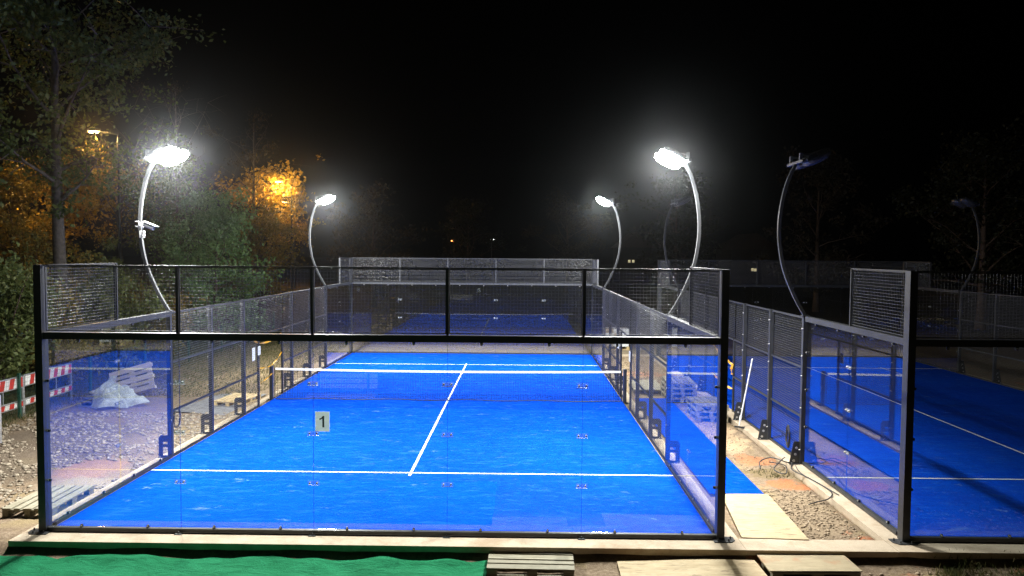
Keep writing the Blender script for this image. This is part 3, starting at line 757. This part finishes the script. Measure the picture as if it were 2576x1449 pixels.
# ------------------------------------------------------------------ barriers, green fence
def barrier(p, q, label):
    p = Vector(p); q = Vector(q); d = (q-p); Ln = d.length; a = math.atan2(d.y, d.x)
    t = thing('road_barrier', (0, 0, 0), label, 'barrier', 'red and white road barriers')
    w = MB()
    for x in (.03, Ln-.03): w.box(x-.02, x+.02, -.02, .02, .02, 1.08)
    for z in (.80, 1.08, .46, .30): w.box(.05, Ln-.05, -.015, .015, z-.015, z+.015)
    for x in (Ln*.33, Ln*.66): w.box(x-.012, x+.012, -.012, .012, .315, .785)
    w.build('frame', m_galv, t)
    for x in (.03, Ln-.03): MB().box(x-.03, x+.03, -.3, .3, -.01, .02).build('foot', m_black, t)
    for z0, z1, nme in ((.82, 1.06, 'striped_board'), (.32, .44, 'lower_striped_board')):
        b = MB(); n = 12
        for i in range(n):
            x0 = .06+(Ln-.12)*i/n; x1 = .06+(Ln-.12)*(i+1)/n; sl = .06 if z1 > .5 else .03
            poly = [(x0, z0), (x1, z0), (min(x1+sl, Ln-.06), z1), (min(x0+sl, Ln-.06) if i else x0, z1)]
            b.prism(poly, 1, -.035, -.019, i % 2)
        b.build(nme, [m_white, m_red], t)
    t.location = p; t.rotation_euler = (0, 0, a); return t
barrier((-10.78, 7.95, -.10), (-10.85, 10.15, -.08), 'red and white barrier behind the green post, seen partly through the glass')
barrier((-10.74, 5.7, -.09), (-10.70, 7.85, -.10), 'red and white barrier at the left edge, in front of the green post')
barrier((-10.6, 3.2, -.05), (-9.36, 5.15, -.05), 'nearest red and white barrier, only its end showing at the left edge')

t = thing('wire_fence', (-10.6, 12, 0), 'low wire fence with dark green posts along the shrubs', 'wire fence')
fy = [4.5, 7.6, 10.7, 13.9, 17.2, 20.3, 23.5, 27]
for y in fy: MB().box(-10.66, -10.6, y-.03, y+.03, -.3, 1.10).build('post', m_green_post, t)
b = MB()
for z in np.arange(.05, 1.06, .1): b.wire((-10.59, fy[0], z), (-10.59, fy[-1], z), .002)
for y in np.arange(fy[0], fy[-1], .06): b.wire((-10.586, y, 0), (-10.586, y, 1.06), .0015)
b.build('wire_mesh', m_green_post, t)

# ------------------------------------------------------------------ caution tape
def tape(pts, label, twist=2.0, w=.035):
    b = MB(); P = []; n = 40; pts = [Vector(p) for p in pts]
    seg = len(pts)-1
    vs = []; fs = []
    for i in range(n+1):
        u = i/n*seg; k = min(int(u), seg-1); f = u-k; p = pts[k].lerp(pts[k+1], f)
        p.z -= .05*math.sin(math.pi*f)*(pts[k]-pts[k+1]).length*.6
        d = (pts[min(k+1, seg)]-pts[k]).normalized(); a = math.sin(i*.35)*twist*.5+i*.05*twist
        s = d.cross(Vector((0, 0, 1)))
        s = s.normalized() if s.length > .01 else Vector((1, 0, 0)); t_ = s.cross(d)
        o = (s*math.cos(a)+t_*math.sin(a))*w*.5; nn = (t_*math.cos(a)-s*math.sin(a))*.0015
        vs += [p+o+nn, p-o+nn, p-o-nn, p+o-nn]
    for i in range(n):
        for j in range(4): fs.append((4*i+j, 4*i+(j+1) % 4, 4*i+4+(j+1) % 4, 4*i+4+j))
    fs += [(0, 1, 2, 3)[::-1], (4*n, 4*n+1, 4*n+2, 4*n+3)]
    b.add(vs, fs); return tag(b.build('caution_tape', m_tape), label, 'tape', 'yellow tapes tied on the gates')
X = -5.04
tape([(X, 8.7, 1.86), (X, 9.02, 1.74), (X+.02, 10.2, 1.72), (X, 11.0, 1.84)], 'uppermost yellow tape across the left gate', 1.5, .05)
tape([(X, 8.95, 1.08), (X+.02, 9.7, 1.0), (X+.03, 10.0, 1.0), (X, 10.98, 1.25)], 'yellow tape slanting down to the left net post', 2.5, .04)
tape([(X, 8.98, .42), (X, 9.0, .62), (X+.05, 10.0, .78)], 'lowest yellow tape between the left gate post and net post', 2.5, .04)
tape([(CX2-5.08, 8.97, 1.28), (CX2-5.1, 9.4, 1.34), (CX2-5.1, 11, 1.6)], 'upper yellow tape on the gate of the unlit court', 1.2, .06)
tape([(CX2-5.08, 8.97, 1.3), (CX2-5.12, 8.95, 1.16), (CX2-5.1, 8.93, 1.02)], 'yellow tape end hanging from the unlit court gate post', .6, .07)
tape([(CX2-5.08, 8.97, .62), (CX2-5.1, 10, .68), (CX2-5.1, 11, .75)], 'lower yellow tape on the gate of the unlit court', 1.2, .06)

# ------------------------------------------------------------------ cables, squeegee
def coil(cx_, cy_, cz, r, ax, mat, label, turns, jit, th, asp=.75):
    rr = random.Random(label); pts = []
    for i in range(turns*14):
        a = 2*math.pi*i/14; k = 1+rr.uniform(-jit, jit)
        pts.append((cx_+rr.uniform(-.02, .02), cy_+r*asp*k*math.cos(a), cz+r*k*math.sin(a)))
    return tag(MB().tube(pts, th, 6).build('cable_coil', mat, None, True), label, 'cable coil')
coil(-5.07, 4.3, .75, .2, 0, m_cable, 'thin black cable coil hung on the left mesh beside the first post', 4, .06, .008)
coil(CX2-5.05, 4.82, .36, .2, 0, m_cable, 'dark cable hank hung on the unlit court mesh', 12, .3, .007, .42)
def cable(pts, label, r=.011):
    P = [Vector(p) for p in pts]; out = []
    for i in range(len(P)-1):
        p0, p1, p2, p3 = P[max(i-1, 0)], P[i], P[i+1], P[min(i+2, len(P)-1)]
        for k in range(6):
            f = k/6; out.append(.5*((2*p1)+(p2-p0)*f+(2*p0-5*p1+4*p2-p3)*f*f+(3*p1-p0-3*p2+p3)*f**3))
    out.append(P[-1]); return tag(MB().tube(out, r, 6).build('loose_cable', m_cable, None, True), label, 'cable', 'loose cables by the unlit court')
cable([(7.62, 4.1, .02), (7.45, 3.9, .06), (7.2, 4.1, .1), (6.95, 4.05, .03), (6.85, 3.7, -.02)], 'loose cable arching from the post foot onto the dirt')
cable([(7.6, 4.0, .02), (7.4, 3.5, .03), (7.55, 2.9, .02), (7.62, 2.2, .02), (7.42, 1.8, .02), (7.2, 1.72, -.01), (7.0, 1.6, -.02)], 'loose cable running along the concrete edge towards the camera')
cable([(7.5, 4.2, .08), (7.25, 3.75, .12), (7.05, 3.5, .03), (7.2, 3.3, .0), (7.3, 3.6, .08), (7.1, 3.95, .05)], 'tangled cable loop on the dirt by the post foot')
cable([(7.6, 3.9, .02), (7.5, 3.3, .02), (7.6, 2.6, .02), (7.68, 2.0, .02)], 'second cable lying beside the glass of the unlit court', .008)
t = thing('squeegee', (7.42, 7.12, 0), 'white handled squeegee leaning against the unlit court fence', 'squeegee')
MB().tube([(7.42, 7.13, .05), (7.66, 6.98, 1.72)], .017, 8).build('handle', m_white, t)
MB().tube([(7.44, 7.12, .2), (7.455, 7.11, .3)], .03, 8).build('joint', m_white, t)
MB().box(7.30, 7.54, 6.98, 7.02, .003, .04, 0, Matrix.Translation((7.42, 7.1, 0)) @ Matrix.Rotation(R(-35), 4, 'Z') @ Matrix.Translation((-7.42, -7.0, 0))).build('blade', m_black, t)

# ------------------------------------------------------------------ gravel (uncountable)
def stones(name, n, area, r0, r1, mat, label, seed, avoid=None, z0=None):
    rs = np.random.RandomState(seed)
    ph = (1+5**.5)/2
    V = np.array([(-1,ph,0),(1,ph,0),(-1,-ph,0),(1,-ph,0),(0,-1,ph),(0,1,ph),(0,-1,-ph),(0,1,-ph),(ph,0,-1),(ph,0,1),(-ph,0,-1),(-ph,0,1)])/1.9
    F = np.array([(0,11,5),(0,5,1),(0,1,7),(0,7,10),(0,10,11),(1,5,9),(5,11,4),(11,10,2),(10,7,6),(7,1,8),(3,9,4),(3,4,2),(3,2,6),(3,6,8),(3,8,9),(4,9,5),(2,4,11),(6,2,10),(8,6,7),(9,8,1)])
    x = rs.uniform(area[0], area[1], n); y = rs.uniform(area[2], area[3], n)
    if avoid is not None:
        k = ~avoid(x, y); x, y = x[k], y[k]
    n = len(x)
    r = r0+(r1-r0)*rs.rand(n)**3.2
    P = V[None]*rs.uniform(.6, 1.25, (n, 12, 1)); P[..., 2] *= rs.uniform(.45, .8, (n, 1))
    a = rs.rand(n)*6.28; c, s = np.cos(a)[:, None], np.sin(a)[:, None]
    Q = np.stack([P[..., 0]*c*1.25-P[..., 1]*s, P[..., 0]*s*1.25+P[..., 1]*c, P[..., 2]], -1)*r[:, None, None]
    Q[..., 0] += x[:, None]; Q[..., 1] += y[:, None]; Q[..., 2] += (gz(x, y)+r*.25)[:, None]
    fa = (F[None]+12*np.arange(n)[:, None, None]).reshape(-1)
    me = bpy.data.meshes.new(name); me.vertices.add(n*12); me.vertices.foreach_set('co', Q.ravel())
    me.loops.add(len(fa)); me.loops.foreach_set('vertex_index', fa); k = len(fa)//3
    me.polygons.add(k); me.polygons.foreach_set('loop_start', np.arange(k)*3); me.polygons.foreach_set('loop_total', np.full(k, 3))
    me.materials.append(mat); me.update(calc_edges=True)
    return tag(link(name, me), label, 'gravel', None, 'stuff')
stones('gravel', 9500, (-10.6, -5.4, .2, 8.4), .008, .055, m_stone, 'pale coarse gravel outside the left wall', 1, lambda x, y: ((x > -6.3) & (y < 2.1)) | (((x+6.2)/.75)**2+((y-2.9)/1.0)**2 < 1) | ((np.sin(x*2.3+1)*np.sin(y*1.9)+.5*np.sin(x*5+y*4)) > .85))
stones('gravel', 2200, (6.42, 7.33, .0, 2.5), .002, .027, m_stone2, 'brown gravel on the path between the courts', 2)
stones('gravel', 2600, (5.45, 7.3, 13.4, 19.9), .012, .04, m_stone2, 'gravel at the far end of the path between the courts', 3)
stones('gravel', 900, (6.7, 11.5, -2.0, -.55), .006, .035, m_stone2, 'scattered stones on the dirt in front of the right court', 4)
stones('gravel', 500, (6.45, 7.3, 3.6, 8), .006, .025, m_stone2, 'few stones on the bare dirt beside the squeegee', 5)
stones('gravel', 1500, (-10, 10, 20.6, 27), .008, .04, m_stone2, 'stones on the sand beyond the far glass wall', 6)

# ------------------------------------------------------------------ vegetation
def leaf_mesh(name, C, size, mats, rs, droop=.0, aspect=.55):
    n = len(C)
    d = rs.randn(n, 3); d[:, 2] -= droop; d /= np.linalg.norm(d, axis=1)[:, None]
    e = rs.randn(n, 3); e -= d*(e*d).sum(1)[:, None]; e /= np.linalg.norm(e, axis=1)[:, None]
    s = size*rs.uniform(.6, 1.3, n)[:, None]
    nrm = np.cross(d, e)
    V = np.stack([C-d*s*.5, C+e*s*aspect*.5+nrm*s*.08, C+d*s*.5, C-e*s*aspect*.5+nrm*s*.08], 1).reshape(-1, 3)
    me = bpy.data.meshes.new(name); me.vertices.add(4*n); me.vertices.foreach_set('co', V.ravel())
    me.loops.add(4*n); me.loops.foreach_set('vertex_index', np.arange(4*n))
    me.polygons.add(n); me.polygons.foreach_set('loop_start', np.arange(n)*4); me.polygons.foreach_set('loop_total', np.full(n, 4))
    me.materials.append(mats); me.update(calc_edges=True); return me
def gpos(x, y): return Vector((x, y, float(gz(x, y))))
def tree(name, x, y, h, tr, cr, z0, nleaf, lsize, lmat, bmat, seed, label, cat='tree', group='trees and shrubs left of the courts', lean=0, limbs=12, cluster=.5, fork=None, droop=.2, ncl=None):
    rs = np.random.RandomState(seed); rr = random.Random(seed)
    b0 = gpos(x, y)-Vector((0, 0, .15))
    t = thing(name, b0, label, cat, group)
    tb = MB(); K = 9; trunk = []
    wx, wy = rr.uniform(-.3, .3), rr.uniform(-.3, .3)
    for i in range(K+1):
        f = i/K; trunk.append(b0+Vector((lean*f*h+wx*math.sin(f*4)*.5*min(1, h/6), wy*math.sin(f*3.3)*.5*min(1, h/6), f*h*.93)))
    tb.tube(trunk, [tr*(1-.88*(i/K)**1.1)*(1.35 if i == 0 else 1) for i in range(K+1)], 8)
    tips = []
    def tp(f):
        k = min(int(f*K), K-1); return trunk[k].lerp(trunk[k+1], f*K-k)
    for i in range(limbs):
        f = z0/h+(1-z0/h)*(i+rr.random()*.8)/limbs*.93; f = min(f, .96); s = tp(f)
        a = i*2.4+rr.uniform(-.5, .5); prof = math.sin(math.pi*min(1, max(.12, (f*h-z0)/(h-z0)*.85+.15)))**.7
        ln = cr*prof*rr.uniform(.75, 1.1); el = rr.uniform(.1, .7)+.5*f
        P = [s]; q = s.copy(); dirv = Vector((math.cos(a)*math.cos(el), math.sin(a)*math.cos(el), math.sin(el)))
        for k in range(5):
            q = q+dirv*ln/5; dirv = (dirv+Vector((rr.uniform(-.25, .25), rr.uniform(-.25, .25), rr.uniform(-.2, .12)))).normalized(); P.append(q.copy())
        r0 = max(.012, tr*(1-.88*f)*.5)
        tb.tube(P, [r0, r0*.8, r0*.6, r0*.42, r0*.28, r0*.12], 5, False)
        tips += [P[3], P[4], P[5], P[5]]
        for k in range(2, 6):
            for w in range(2):
                d2 = Vector((rr.gauss(0, 1), rr.gauss(0, 1), rr.gauss(.2, .7))).normalized()*ln*rr.uniform(.2, .42)
                e = P[k]+d2*.55+Vector((0, 0, .04)); e2 = P[k]+d2
                tb.tube([P[k], e, e2], [r0*.35, r0*.2, .004], 4, False); tips += [e, e2, e2]
    tb.build('trunk', bmat, t, True)
    T = np.array([tuple(p) for p in tips]); m = ncl or max(20, nleaf//55)
    cidx = rs.randint(len(T), size=m); CC = T[cidx]+rs.randn(m, 3)*cluster*.55
    w = rs.rand(m)**1.5+.15; w /= w.sum(); li = rs.choice(m, size=nleaf, p=w)
    rad = cluster*rs.uniform(.5, 1.2, m)
    C = CC[li]+rs.randn(nleaf, 3)*rad[li][:, None]*np.array([.55, .55, .38])
    C[:, 2] = np.maximum(C[:, 2], b0.z+.2)
    link('crown', leaf_mesh('crown', C, lsize, lmat, rs, droop), t)
    return t
def shrub(x, y, h, r, nleaf, lsize, lmat, seed, label, group='trees and shrubs left of the courts'):
    rs = np.random.RandomState(seed); rr = random.Random(seed); b0 = gpos(x, y)-Vector((0, 0, .1))
    t = thing('shrub', b0, label, 'shrub', group); sb = MB(); tips = []
    for i in range(12):
        a = rr.uniform(0, 6.28); ex = r*rr.uniform(.2, 1); hh = h*rr.uniform(.55, 1)
        P = [b0+Vector((math.cos(a)*.1, math.sin(a)*.1, 0)), b0+Vector((math.cos(a)*ex*.45, math.sin(a)*ex*.45, hh*.5)), b0+Vector((math.cos(a)*ex*.8, math.sin(a)*ex*.8, hh*.85)), b0+Vector((math.cos(a)*ex, math.sin(a)*ex, hh))]
        sb.tube(P, [.03, .022, .014, .005], 5, False)
        for k in range(10): f = rr.uniform(.15, 1)*2.99; k0 = int(f); tips.append(P[k0].lerp(P[k0+1], f-k0)+Vector((rr.gauss(0, .25), rr.gauss(0, .25), rr.gauss(0, .2))))
    sb.build('stem', m_bark2, t)
    T = np.array([tuple(p) for p in tips]); m = len(T); w = rs.rand(m)**2+.08; w /= w.sum(); li = rs.choice(m, size=nleaf, p=w)
    rad = rs.uniform(.18, .45, m)*min(1, r/1.2)
    C = T[li]+rs.randn(nleaf, 3)*rad[li][:, None]*np.array([.7, .7, .5]); C[:, 2] = np.maximum(C[:, 2], b0.z+.12)
    link('foliage', leaf_mesh('foliage', C, lsize, lmat, rs, .3), t); return t

# the tall tree at the left edge
tree('tall_tree', -14.8, 16.2, 16.5, .27, 5.2, 6.2, 15000, .20, m_leaf_green, m_bark, 21, 'tall tree with a pale trunk rising behind the left corner post', lean=-.012, limbs=20, cluster=.75)
# shrubs along the green fence
shrub(-12.4, 6.4, 3.6, 1.7, 6500, .17, m_leaf_bright, 31, 'dense shrub at the left picture edge behind the barriers')
shrub(-12.7, 9.3, 4.2, 1.8, 6500, .17, m_leaf_bright, 32, 'green shrub just left of the near corner post')
shrub(-12.6, 12.2, 3.2, 1.7, 6000, .17, m_leaf_autumn, 33, 'yellowing shrub seen through the top of the left side glass')
shrub(-12.2, 15.2, 3.4, 1.7, 6000, .17, m_leaf_bright, 34, 'green shrub below the near left floodlight pole')
shrub(-12.0, 18.4, 2.8, 1.6, 5000, .17, m_leaf_autumn, 35, 'low yellowing shrub behind the second green fence post')
shrub(-13.6, 24.0, 3.0, 1.6, 5000, .17, m_leaf_bright, 36, 'low green shrub farther along the wire fence')
shrub(-11.8, 26.5, 2.6, 1.8, 4000, .13, m_leaf_brown, 37, 'brownish shrub at the far end of the wire fence')
shrub(-15.5, 11.5, 5.6, 2.2, 7000, .16, m_leaf_autumn, 38, 'tall autumn shrub at the left picture edge under the yellow tree')
shrub(-17.0, 17.5, 5.2, 2.3, 7000, .16, m_leaf_autumn, 39, 'tall autumn shrub behind the pale tree trunk')
shrub(-15.6, 21.5, 5.0, 2.2, 7000, .16, m_leaf_bright, 40, 'tall green shrub right of the pale tree trunk')
# trees behind
tree('leafy_tree', -11.4, 21.8, 6.2, .14, 2.7, .8, 12000, .16, m_leaf_fresh, m_bark2, 51, 'bright green drooping tree behind the left mesh fence', limbs=20, cluster=.65, droop=.9)
tree('leafy_tree', -15.5, 27.0, 8.2, .15, 3.0, 2.0, 9000, .16, m_leaf_green, m_bark2, 52, 'dull green tree left of the bright drooping tree', limbs=16, cluster=.6)
tree('street_tree', -18.7, 27.2, 8.6, .14, 3.3, 4.6, 2600, .15, m_leaf_autumn, m_bark2, 53, 'sparse tree lit orange by the leftmost tall street lamp', limbs=18, cluster=.6)
tree('street_tree', -19.2, 51.2, 9.8, .2, 4.4, 5.0, 5500, .32, m_leaf_yellow, m_bark2, 54, 'dark branched tree lit orange under the middle street lamp', limbs=18, cluster=.8)
tree('street_tree', -25.2, 33.0, 8.6, .16, 3.0, 4.0, 4500, .30, m_leaf_yellow, m_bark2, 55, 'yellow leaved tree lit by the street lamp at the left edge', limbs=16, cluster=.7)
tree('street_tree', -23.5, 26.0, 8.0, .15, 3.2, 2.4, 5000, .22, m_leaf_autumn, m_bark2, 56, 'autumn tree between the pale trunk and the left edge', limbs=14, cluster=.7)
tree('leafy_tree', -14.5, 36.0, 6.5, .14, 3.2, 1.2, 6000, .2, m_leaf_autumn, m_bark2, 57, 'brownish tree beneath the orange lit tree, left of the far pole', limbs=14, cluster=.7)
tree('bare_tree', -19.5, 35.5, 15.0, .2, 4.2, 6.0, 900, .16, m_leaf_brown, m_bark, 58, 'thin bare tree faint behind the brightest lamp', limbs=16, cluster=.6)
tree('bare_tree', -16.5, 40.5, 14.0, .18, 3.8, 5.0, 900, .18, m_leaf_brown, m_bark, 59, 'thin bare tree between the orange lit trees', limbs=16, cluster=.6)
tree('dark_tree', -9.5, 47, 8.5, .2, 3.8, 1.5, 5000, .26, m_leaf_brown, m_bark2, 60, 'dim brown tree right of the far left floodlight', group='dark trees beyond the courts', limbs=14, cluster=.8)
tree('dark_tree', -3.5, 66, 10, .22, 4.4, 1.5, 4500, .3, m_leaf_dark, m_bark2, 61, 'dark tree behind the left half of the far wall', group='dark trees beyond the courts', limbs=14, cluster=.9)
tree('dark_tree', 7.0, 72, 11, .22, 4.6, 1.5, 4500, .3, m_leaf_brown, m_bark2, 62, 'dark tree behind the right half of the far wall', group='dark trees beyond the courts', limbs=14, cluster=.9)
tree('dark_tree', 15.0, 52, 11, .22, 4.6, 1.5, 4500, .3, m_leaf_dark, m_bark2, 63, 'dark tree behind the near right floodlight pole', group='dark trees beyond the courts', limbs=14, cluster=.9)
tree('dark_tree', 24.5, 46, 12, .22, 4.6, 1.8, 4500, .3, m_leaf_brown, m_bark2, 64, 'dark tree right of the unlit floodlight pole', group='dark trees beyond the courts', limbs=14, cluster=.9)
tree('dark_tree', 29, 33, 11, .25, 4.2, 2.0, 6000, .24, m_leaf_dark, m_bark2, 65, 'faint olive tree at the right picture edge', group='dark trees beyond the courts', limbs=14, cluster=.9)
tree('dark_tree', 31, 36, 12, .25, 4.6, 2.0, 4500, .3, m_leaf_dark, m_bark2, 66, 'rearmost dark tree at the right picture edge', group='dark trees beyond the courts', limbs=14, cluster=.9)

# grass and weeds
def tufts(n, area, hgt, mat, label, seed, clumps=None):
    rs = np.random.RandomState(seed)
    x = rs.uniform(area[0], area[1], n); y = rs.uniform(area[2], area[3], n)
    if clumps:
        c = np.array(clumps); k = rs.randint(len(c), size=n); x = c[k, 0]+rs.randn(n)*c[k, 2]; y = c[k, 1]+rs.randn(n)*c[k, 2]*.6
    h = hgt*rs.uniform(.4, 1.2, n); z = gz(x, y); a = rs.rand(n)*6.28; w = .006+.004*rs.rand(n); bx, by = rs.randn(n)*h*.35, rs.randn(n)*h*.35
    V = np.stack([np.stack([x-w*np.cos(a), y-w*np.sin(a), z], 1), np.stack([x+w*np.cos(a), y+w*np.sin(a), z], 1), np.stack([x+bx, y+by, z+h], 1)], 1).reshape(-1, 3)
    me = bpy.data.meshes.new('grass'); me.vertices.add(3*n); me.vertices.foreach_set('co', V.ravel()); me.loops.add(3*n); me.loops.foreach_set('vertex_index', np.arange(3*n))
    me.polygons.add(n); me.polygons.foreach_set('loop_start', np.arange(n)*3); me.polygons.foreach_set('loop_total', np.full(n, 3)); me.materials.append(mat); me.update(calc_edges=True)
    return tag(link('grass', me), label, 'grass', None, 'stuff')
tufts(16000, (-10.5, -5.8, 10.5, 24), .09, m_leaf_grass, 'short dry grass outside the left wall', 71)
tufts(9000, (-12.5, -10.3, 4, 28), .22, m_leaf_grass, 'long grass under the wire fence', 72)
tufts(900, (0, 1, 0, 1), .10, m_leaf_grass, 'weed tufts on the dirt before the right court', 73, [(8.4, -.62, .16), (8.1, -.75, .12), (9.1, -.7, .2), (9.6, -.55, .2)])
tufts(140, (0, 1, 0, 1), .05, m_leaf_grass, 'thin grass on the path beside the loose cables', 74, [(7.05, 3.3, .12), (6.9, 3.6, .2)])
tufts(4000, (-9, 9, 23, 30), .10, m_leaf_grass, 'thin grass beyond the far glass wall', 75)

# ------------------------------------------------------------------ street lamps
def street_lamp(u, v, du, Y, label, watts, dim=True):
    p = at(u, v, Y); q = at(u+du, v+8, Y); zb = float(gz(q.x, q.y))-.2
    t = thing('street_lamp', (q.x, q.y, zb), label, 'street lamp', 'sodium street lamps')
    MB().tube([(q.x, q.y, zb), (q.x, q.y, zb+1.2), (q.x, q.y, q.z-.1)], [.11, .09, .05], 10).build('pole', m_steel, t)
    MB().tube([(q.x, q.y, q.z-.15), (q.x, q.y, q.z), ((p.x*.3+q.x*.7), q.y, q.z+.06), (p.x, p.y, p.z+.1)], .03, 6).build('arm', m_steel, t)
    h = MB(); vs = []
    s = 1 if q.x > p.x else -1
    h.prism([(p.x-s*.38, p.z+.02), (p.x+s*.38, p.z+.02), (p.x+s*.38, p.z+.12), (p.x+s*.1, p.z+.19), (p.x-s*.3, p.z+.13)], 1, p.y-.13, p.y+.13)
    hd = h.build('lamp_head', m_steel, t)
    MB().prism([(p.x-s*.24, p.z+.019), (p.x+s*.2, p.z+.019), (p.x+s*.15, p.z-.06), (p.x-s*.2, p.z-.06)], 1, p.y-.11, p.y+.11).build('lens', m_sod, hd)
    ld = bpy.data.lights.new('sodium_light', 'POINT'); ld.energy = watts; ld.color = (1, .56, .15); ld.shadow_soft_size = .12
    lo = bpy.data.objects.new('sodium_light', ld); COL.objects.link(lo); lo.parent = hd; lo.location = (p.x, p.y, p.z-.25); lo.matrix_parent_inverse = Matrix.Identity(4)
    hd.matrix_parent_inverse = Matrix.Translation(-Vector((q.x, q.y, zb)))
    return t
street_lamp(236, 331, 61, 26.5, 'sodium street lamp on a tall pole left of the brightest floodlight', SODIUM_W*.35)
street_lamp(700, 457, 33, 50, 'sodium street lamp glowing in the middle orange tree', SODIUM_W*.75)
street_lamp(716, 508, 24, 66, 'smaller sodium street lamp below the middle one', SODIUM_W)
street_lamp(33, 473, 12, 34, 'sodium street lamp at the left edge behind yellow leaves', SODIUM_W*.6)
def far_lamp(pts, Y, mat, label, pole_u):
    q = at(pole_u, pts[0][1], Y); t = thing('distant_lamp', (q.x, q.y, 0), label, 'street lamp', 'far off lamps')
    MB().tube([(q.x, q.y, -.3), (q.x, q.y, q.z)], [.1, .05], 6).build('pole', m_pole, t)
    for u, v in pts:
        p = at(u, v, Y); MB().tube([(q.x, q.y, q.z), (p.x, p.y, p.z+.1)], .03, 5).build('arm', m_pole, t)
        MB().box(p.x-.14, p.x+.14, p.y-.1, p.y+.1, p.z-.09, p.z+.09).build('lens', mat, t)
far_lamp([(1137, 606)], 105, m_farsod, 'tiny orange lamp far off above the far wall', 1142)
far_lamp([(1231, 603), (1243, 603)], 110, m_farlamp, 'pair of tiny white lamps far off above the far wall', 1237)

# distant houses with lit windows
def house(u0, u1, Y, h, wins, label):
    a = at(u0, 640, Y); c = at(u1, 640, Y)
    t = thing('distant_house', ((a.x+c.x)/2, Y, 0), label, 'house', 'far off houses')
    MB().box(a.x, c.x, Y, Y+8, -.3, h).build('wall', m_housewall, t)
    MB().prism([(a.x-.4, h+.003), (c.x+.4, h+.003), ((a.x+c.x)/2, h+2.2)], 1, Y-.4, Y+8.4).build('roof', m_houseroof, t)
    for u, v in wins:
        p = at(u, v, Y); w = MB().box(p.x-.16, p.x+.16, Y-.02, Y+.02, p.z-.18, p.z+.18).build('window', m_win, t)
        MB().box(p.x-.2, p.x+.2, Y-.05, Y-.021, p.z-.26, p.z-.19).build('sill', m_paper, w)
house(1560, 1640, 95, 5.2, [(1583, 657), (1593, 657)], 'far dark house with lit windows behind the far right floodlight')
house(1840, 1960, 90, 5.0, [(1893, 678), (1900, 679)], 'far dark house with lit windows left of the unlit pole')

# bench and wall behind the camera, seen only mirrored in the far glass
t = thing('park_bench', (-2.9, -9.6, -.2), 'pale slatted bench mirrored in the far glass wall', 'bench')
for k in range(3): MB().box(-3.85, -1.95, -9.75+.14*k, -9.63+.14*k, .22, .26).build('seat_slat', m_bench, t)
for k in range(3): MB().box(-3.85, -1.95, -9.82, -9.79, .4+.15*k, .52+.15*k).build('back_slat', m_bench, t)
for x in (-3.6, -2.2):
    MB().box(x-.03, x+.03, -9.79, -9.75, -.21, .88).box(x-.03, x+.03, -9.36, -9.32, -.21, .22).box(x-.03, x+.03, -9.75, -9.32, .17, .218).build('leg_frame', m_black, t)
tag(MB().box(-30, 30, -11.9, -11.4, -.4, 2.55).build('terrace_wall', m_leaf_dark), 'dark terrace wall below the viewpoint', 'wall')

# ------------------------------------------------------------------ thin volume added to give the lamps their glow
if GLOW_DENSITY > 0:
    b = MB().box(-75, 90, -14.5, 135, -3, 21.0)
    me = bpy.data.meshes.new('lamp_glow_volume'); me.from_pydata(b.v, [], b.f)
    m = bpy.data.materials.new('glow_volume'); m.use_nodes = True; nt = m.node_tree; nt.nodes.clear()
    pv = nt.nodes.new('ShaderNodeVolumePrincipled'); pv.inputs['Color'].default_value = (.92, .96, 1, 1)
    pv.inputs['Density'].default_value = GLOW_DENSITY; pv.inputs['Anisotropy'].default_value = .978
    out = nt.nodes.new('ShaderNodeOutputMaterial'); nt.links.new(pv.outputs[0], out.inputs['Volume'])
    m.cycles.volume_sampling = 'EQUIANGULAR'; m.cycles.homogeneous_volume = True
    me.materials.append(m); ho = link('lamp_glow_volume', me); ho['kind'] = 'stuff'; ho['label'] = 'thin volume added for the glow around the lamps'
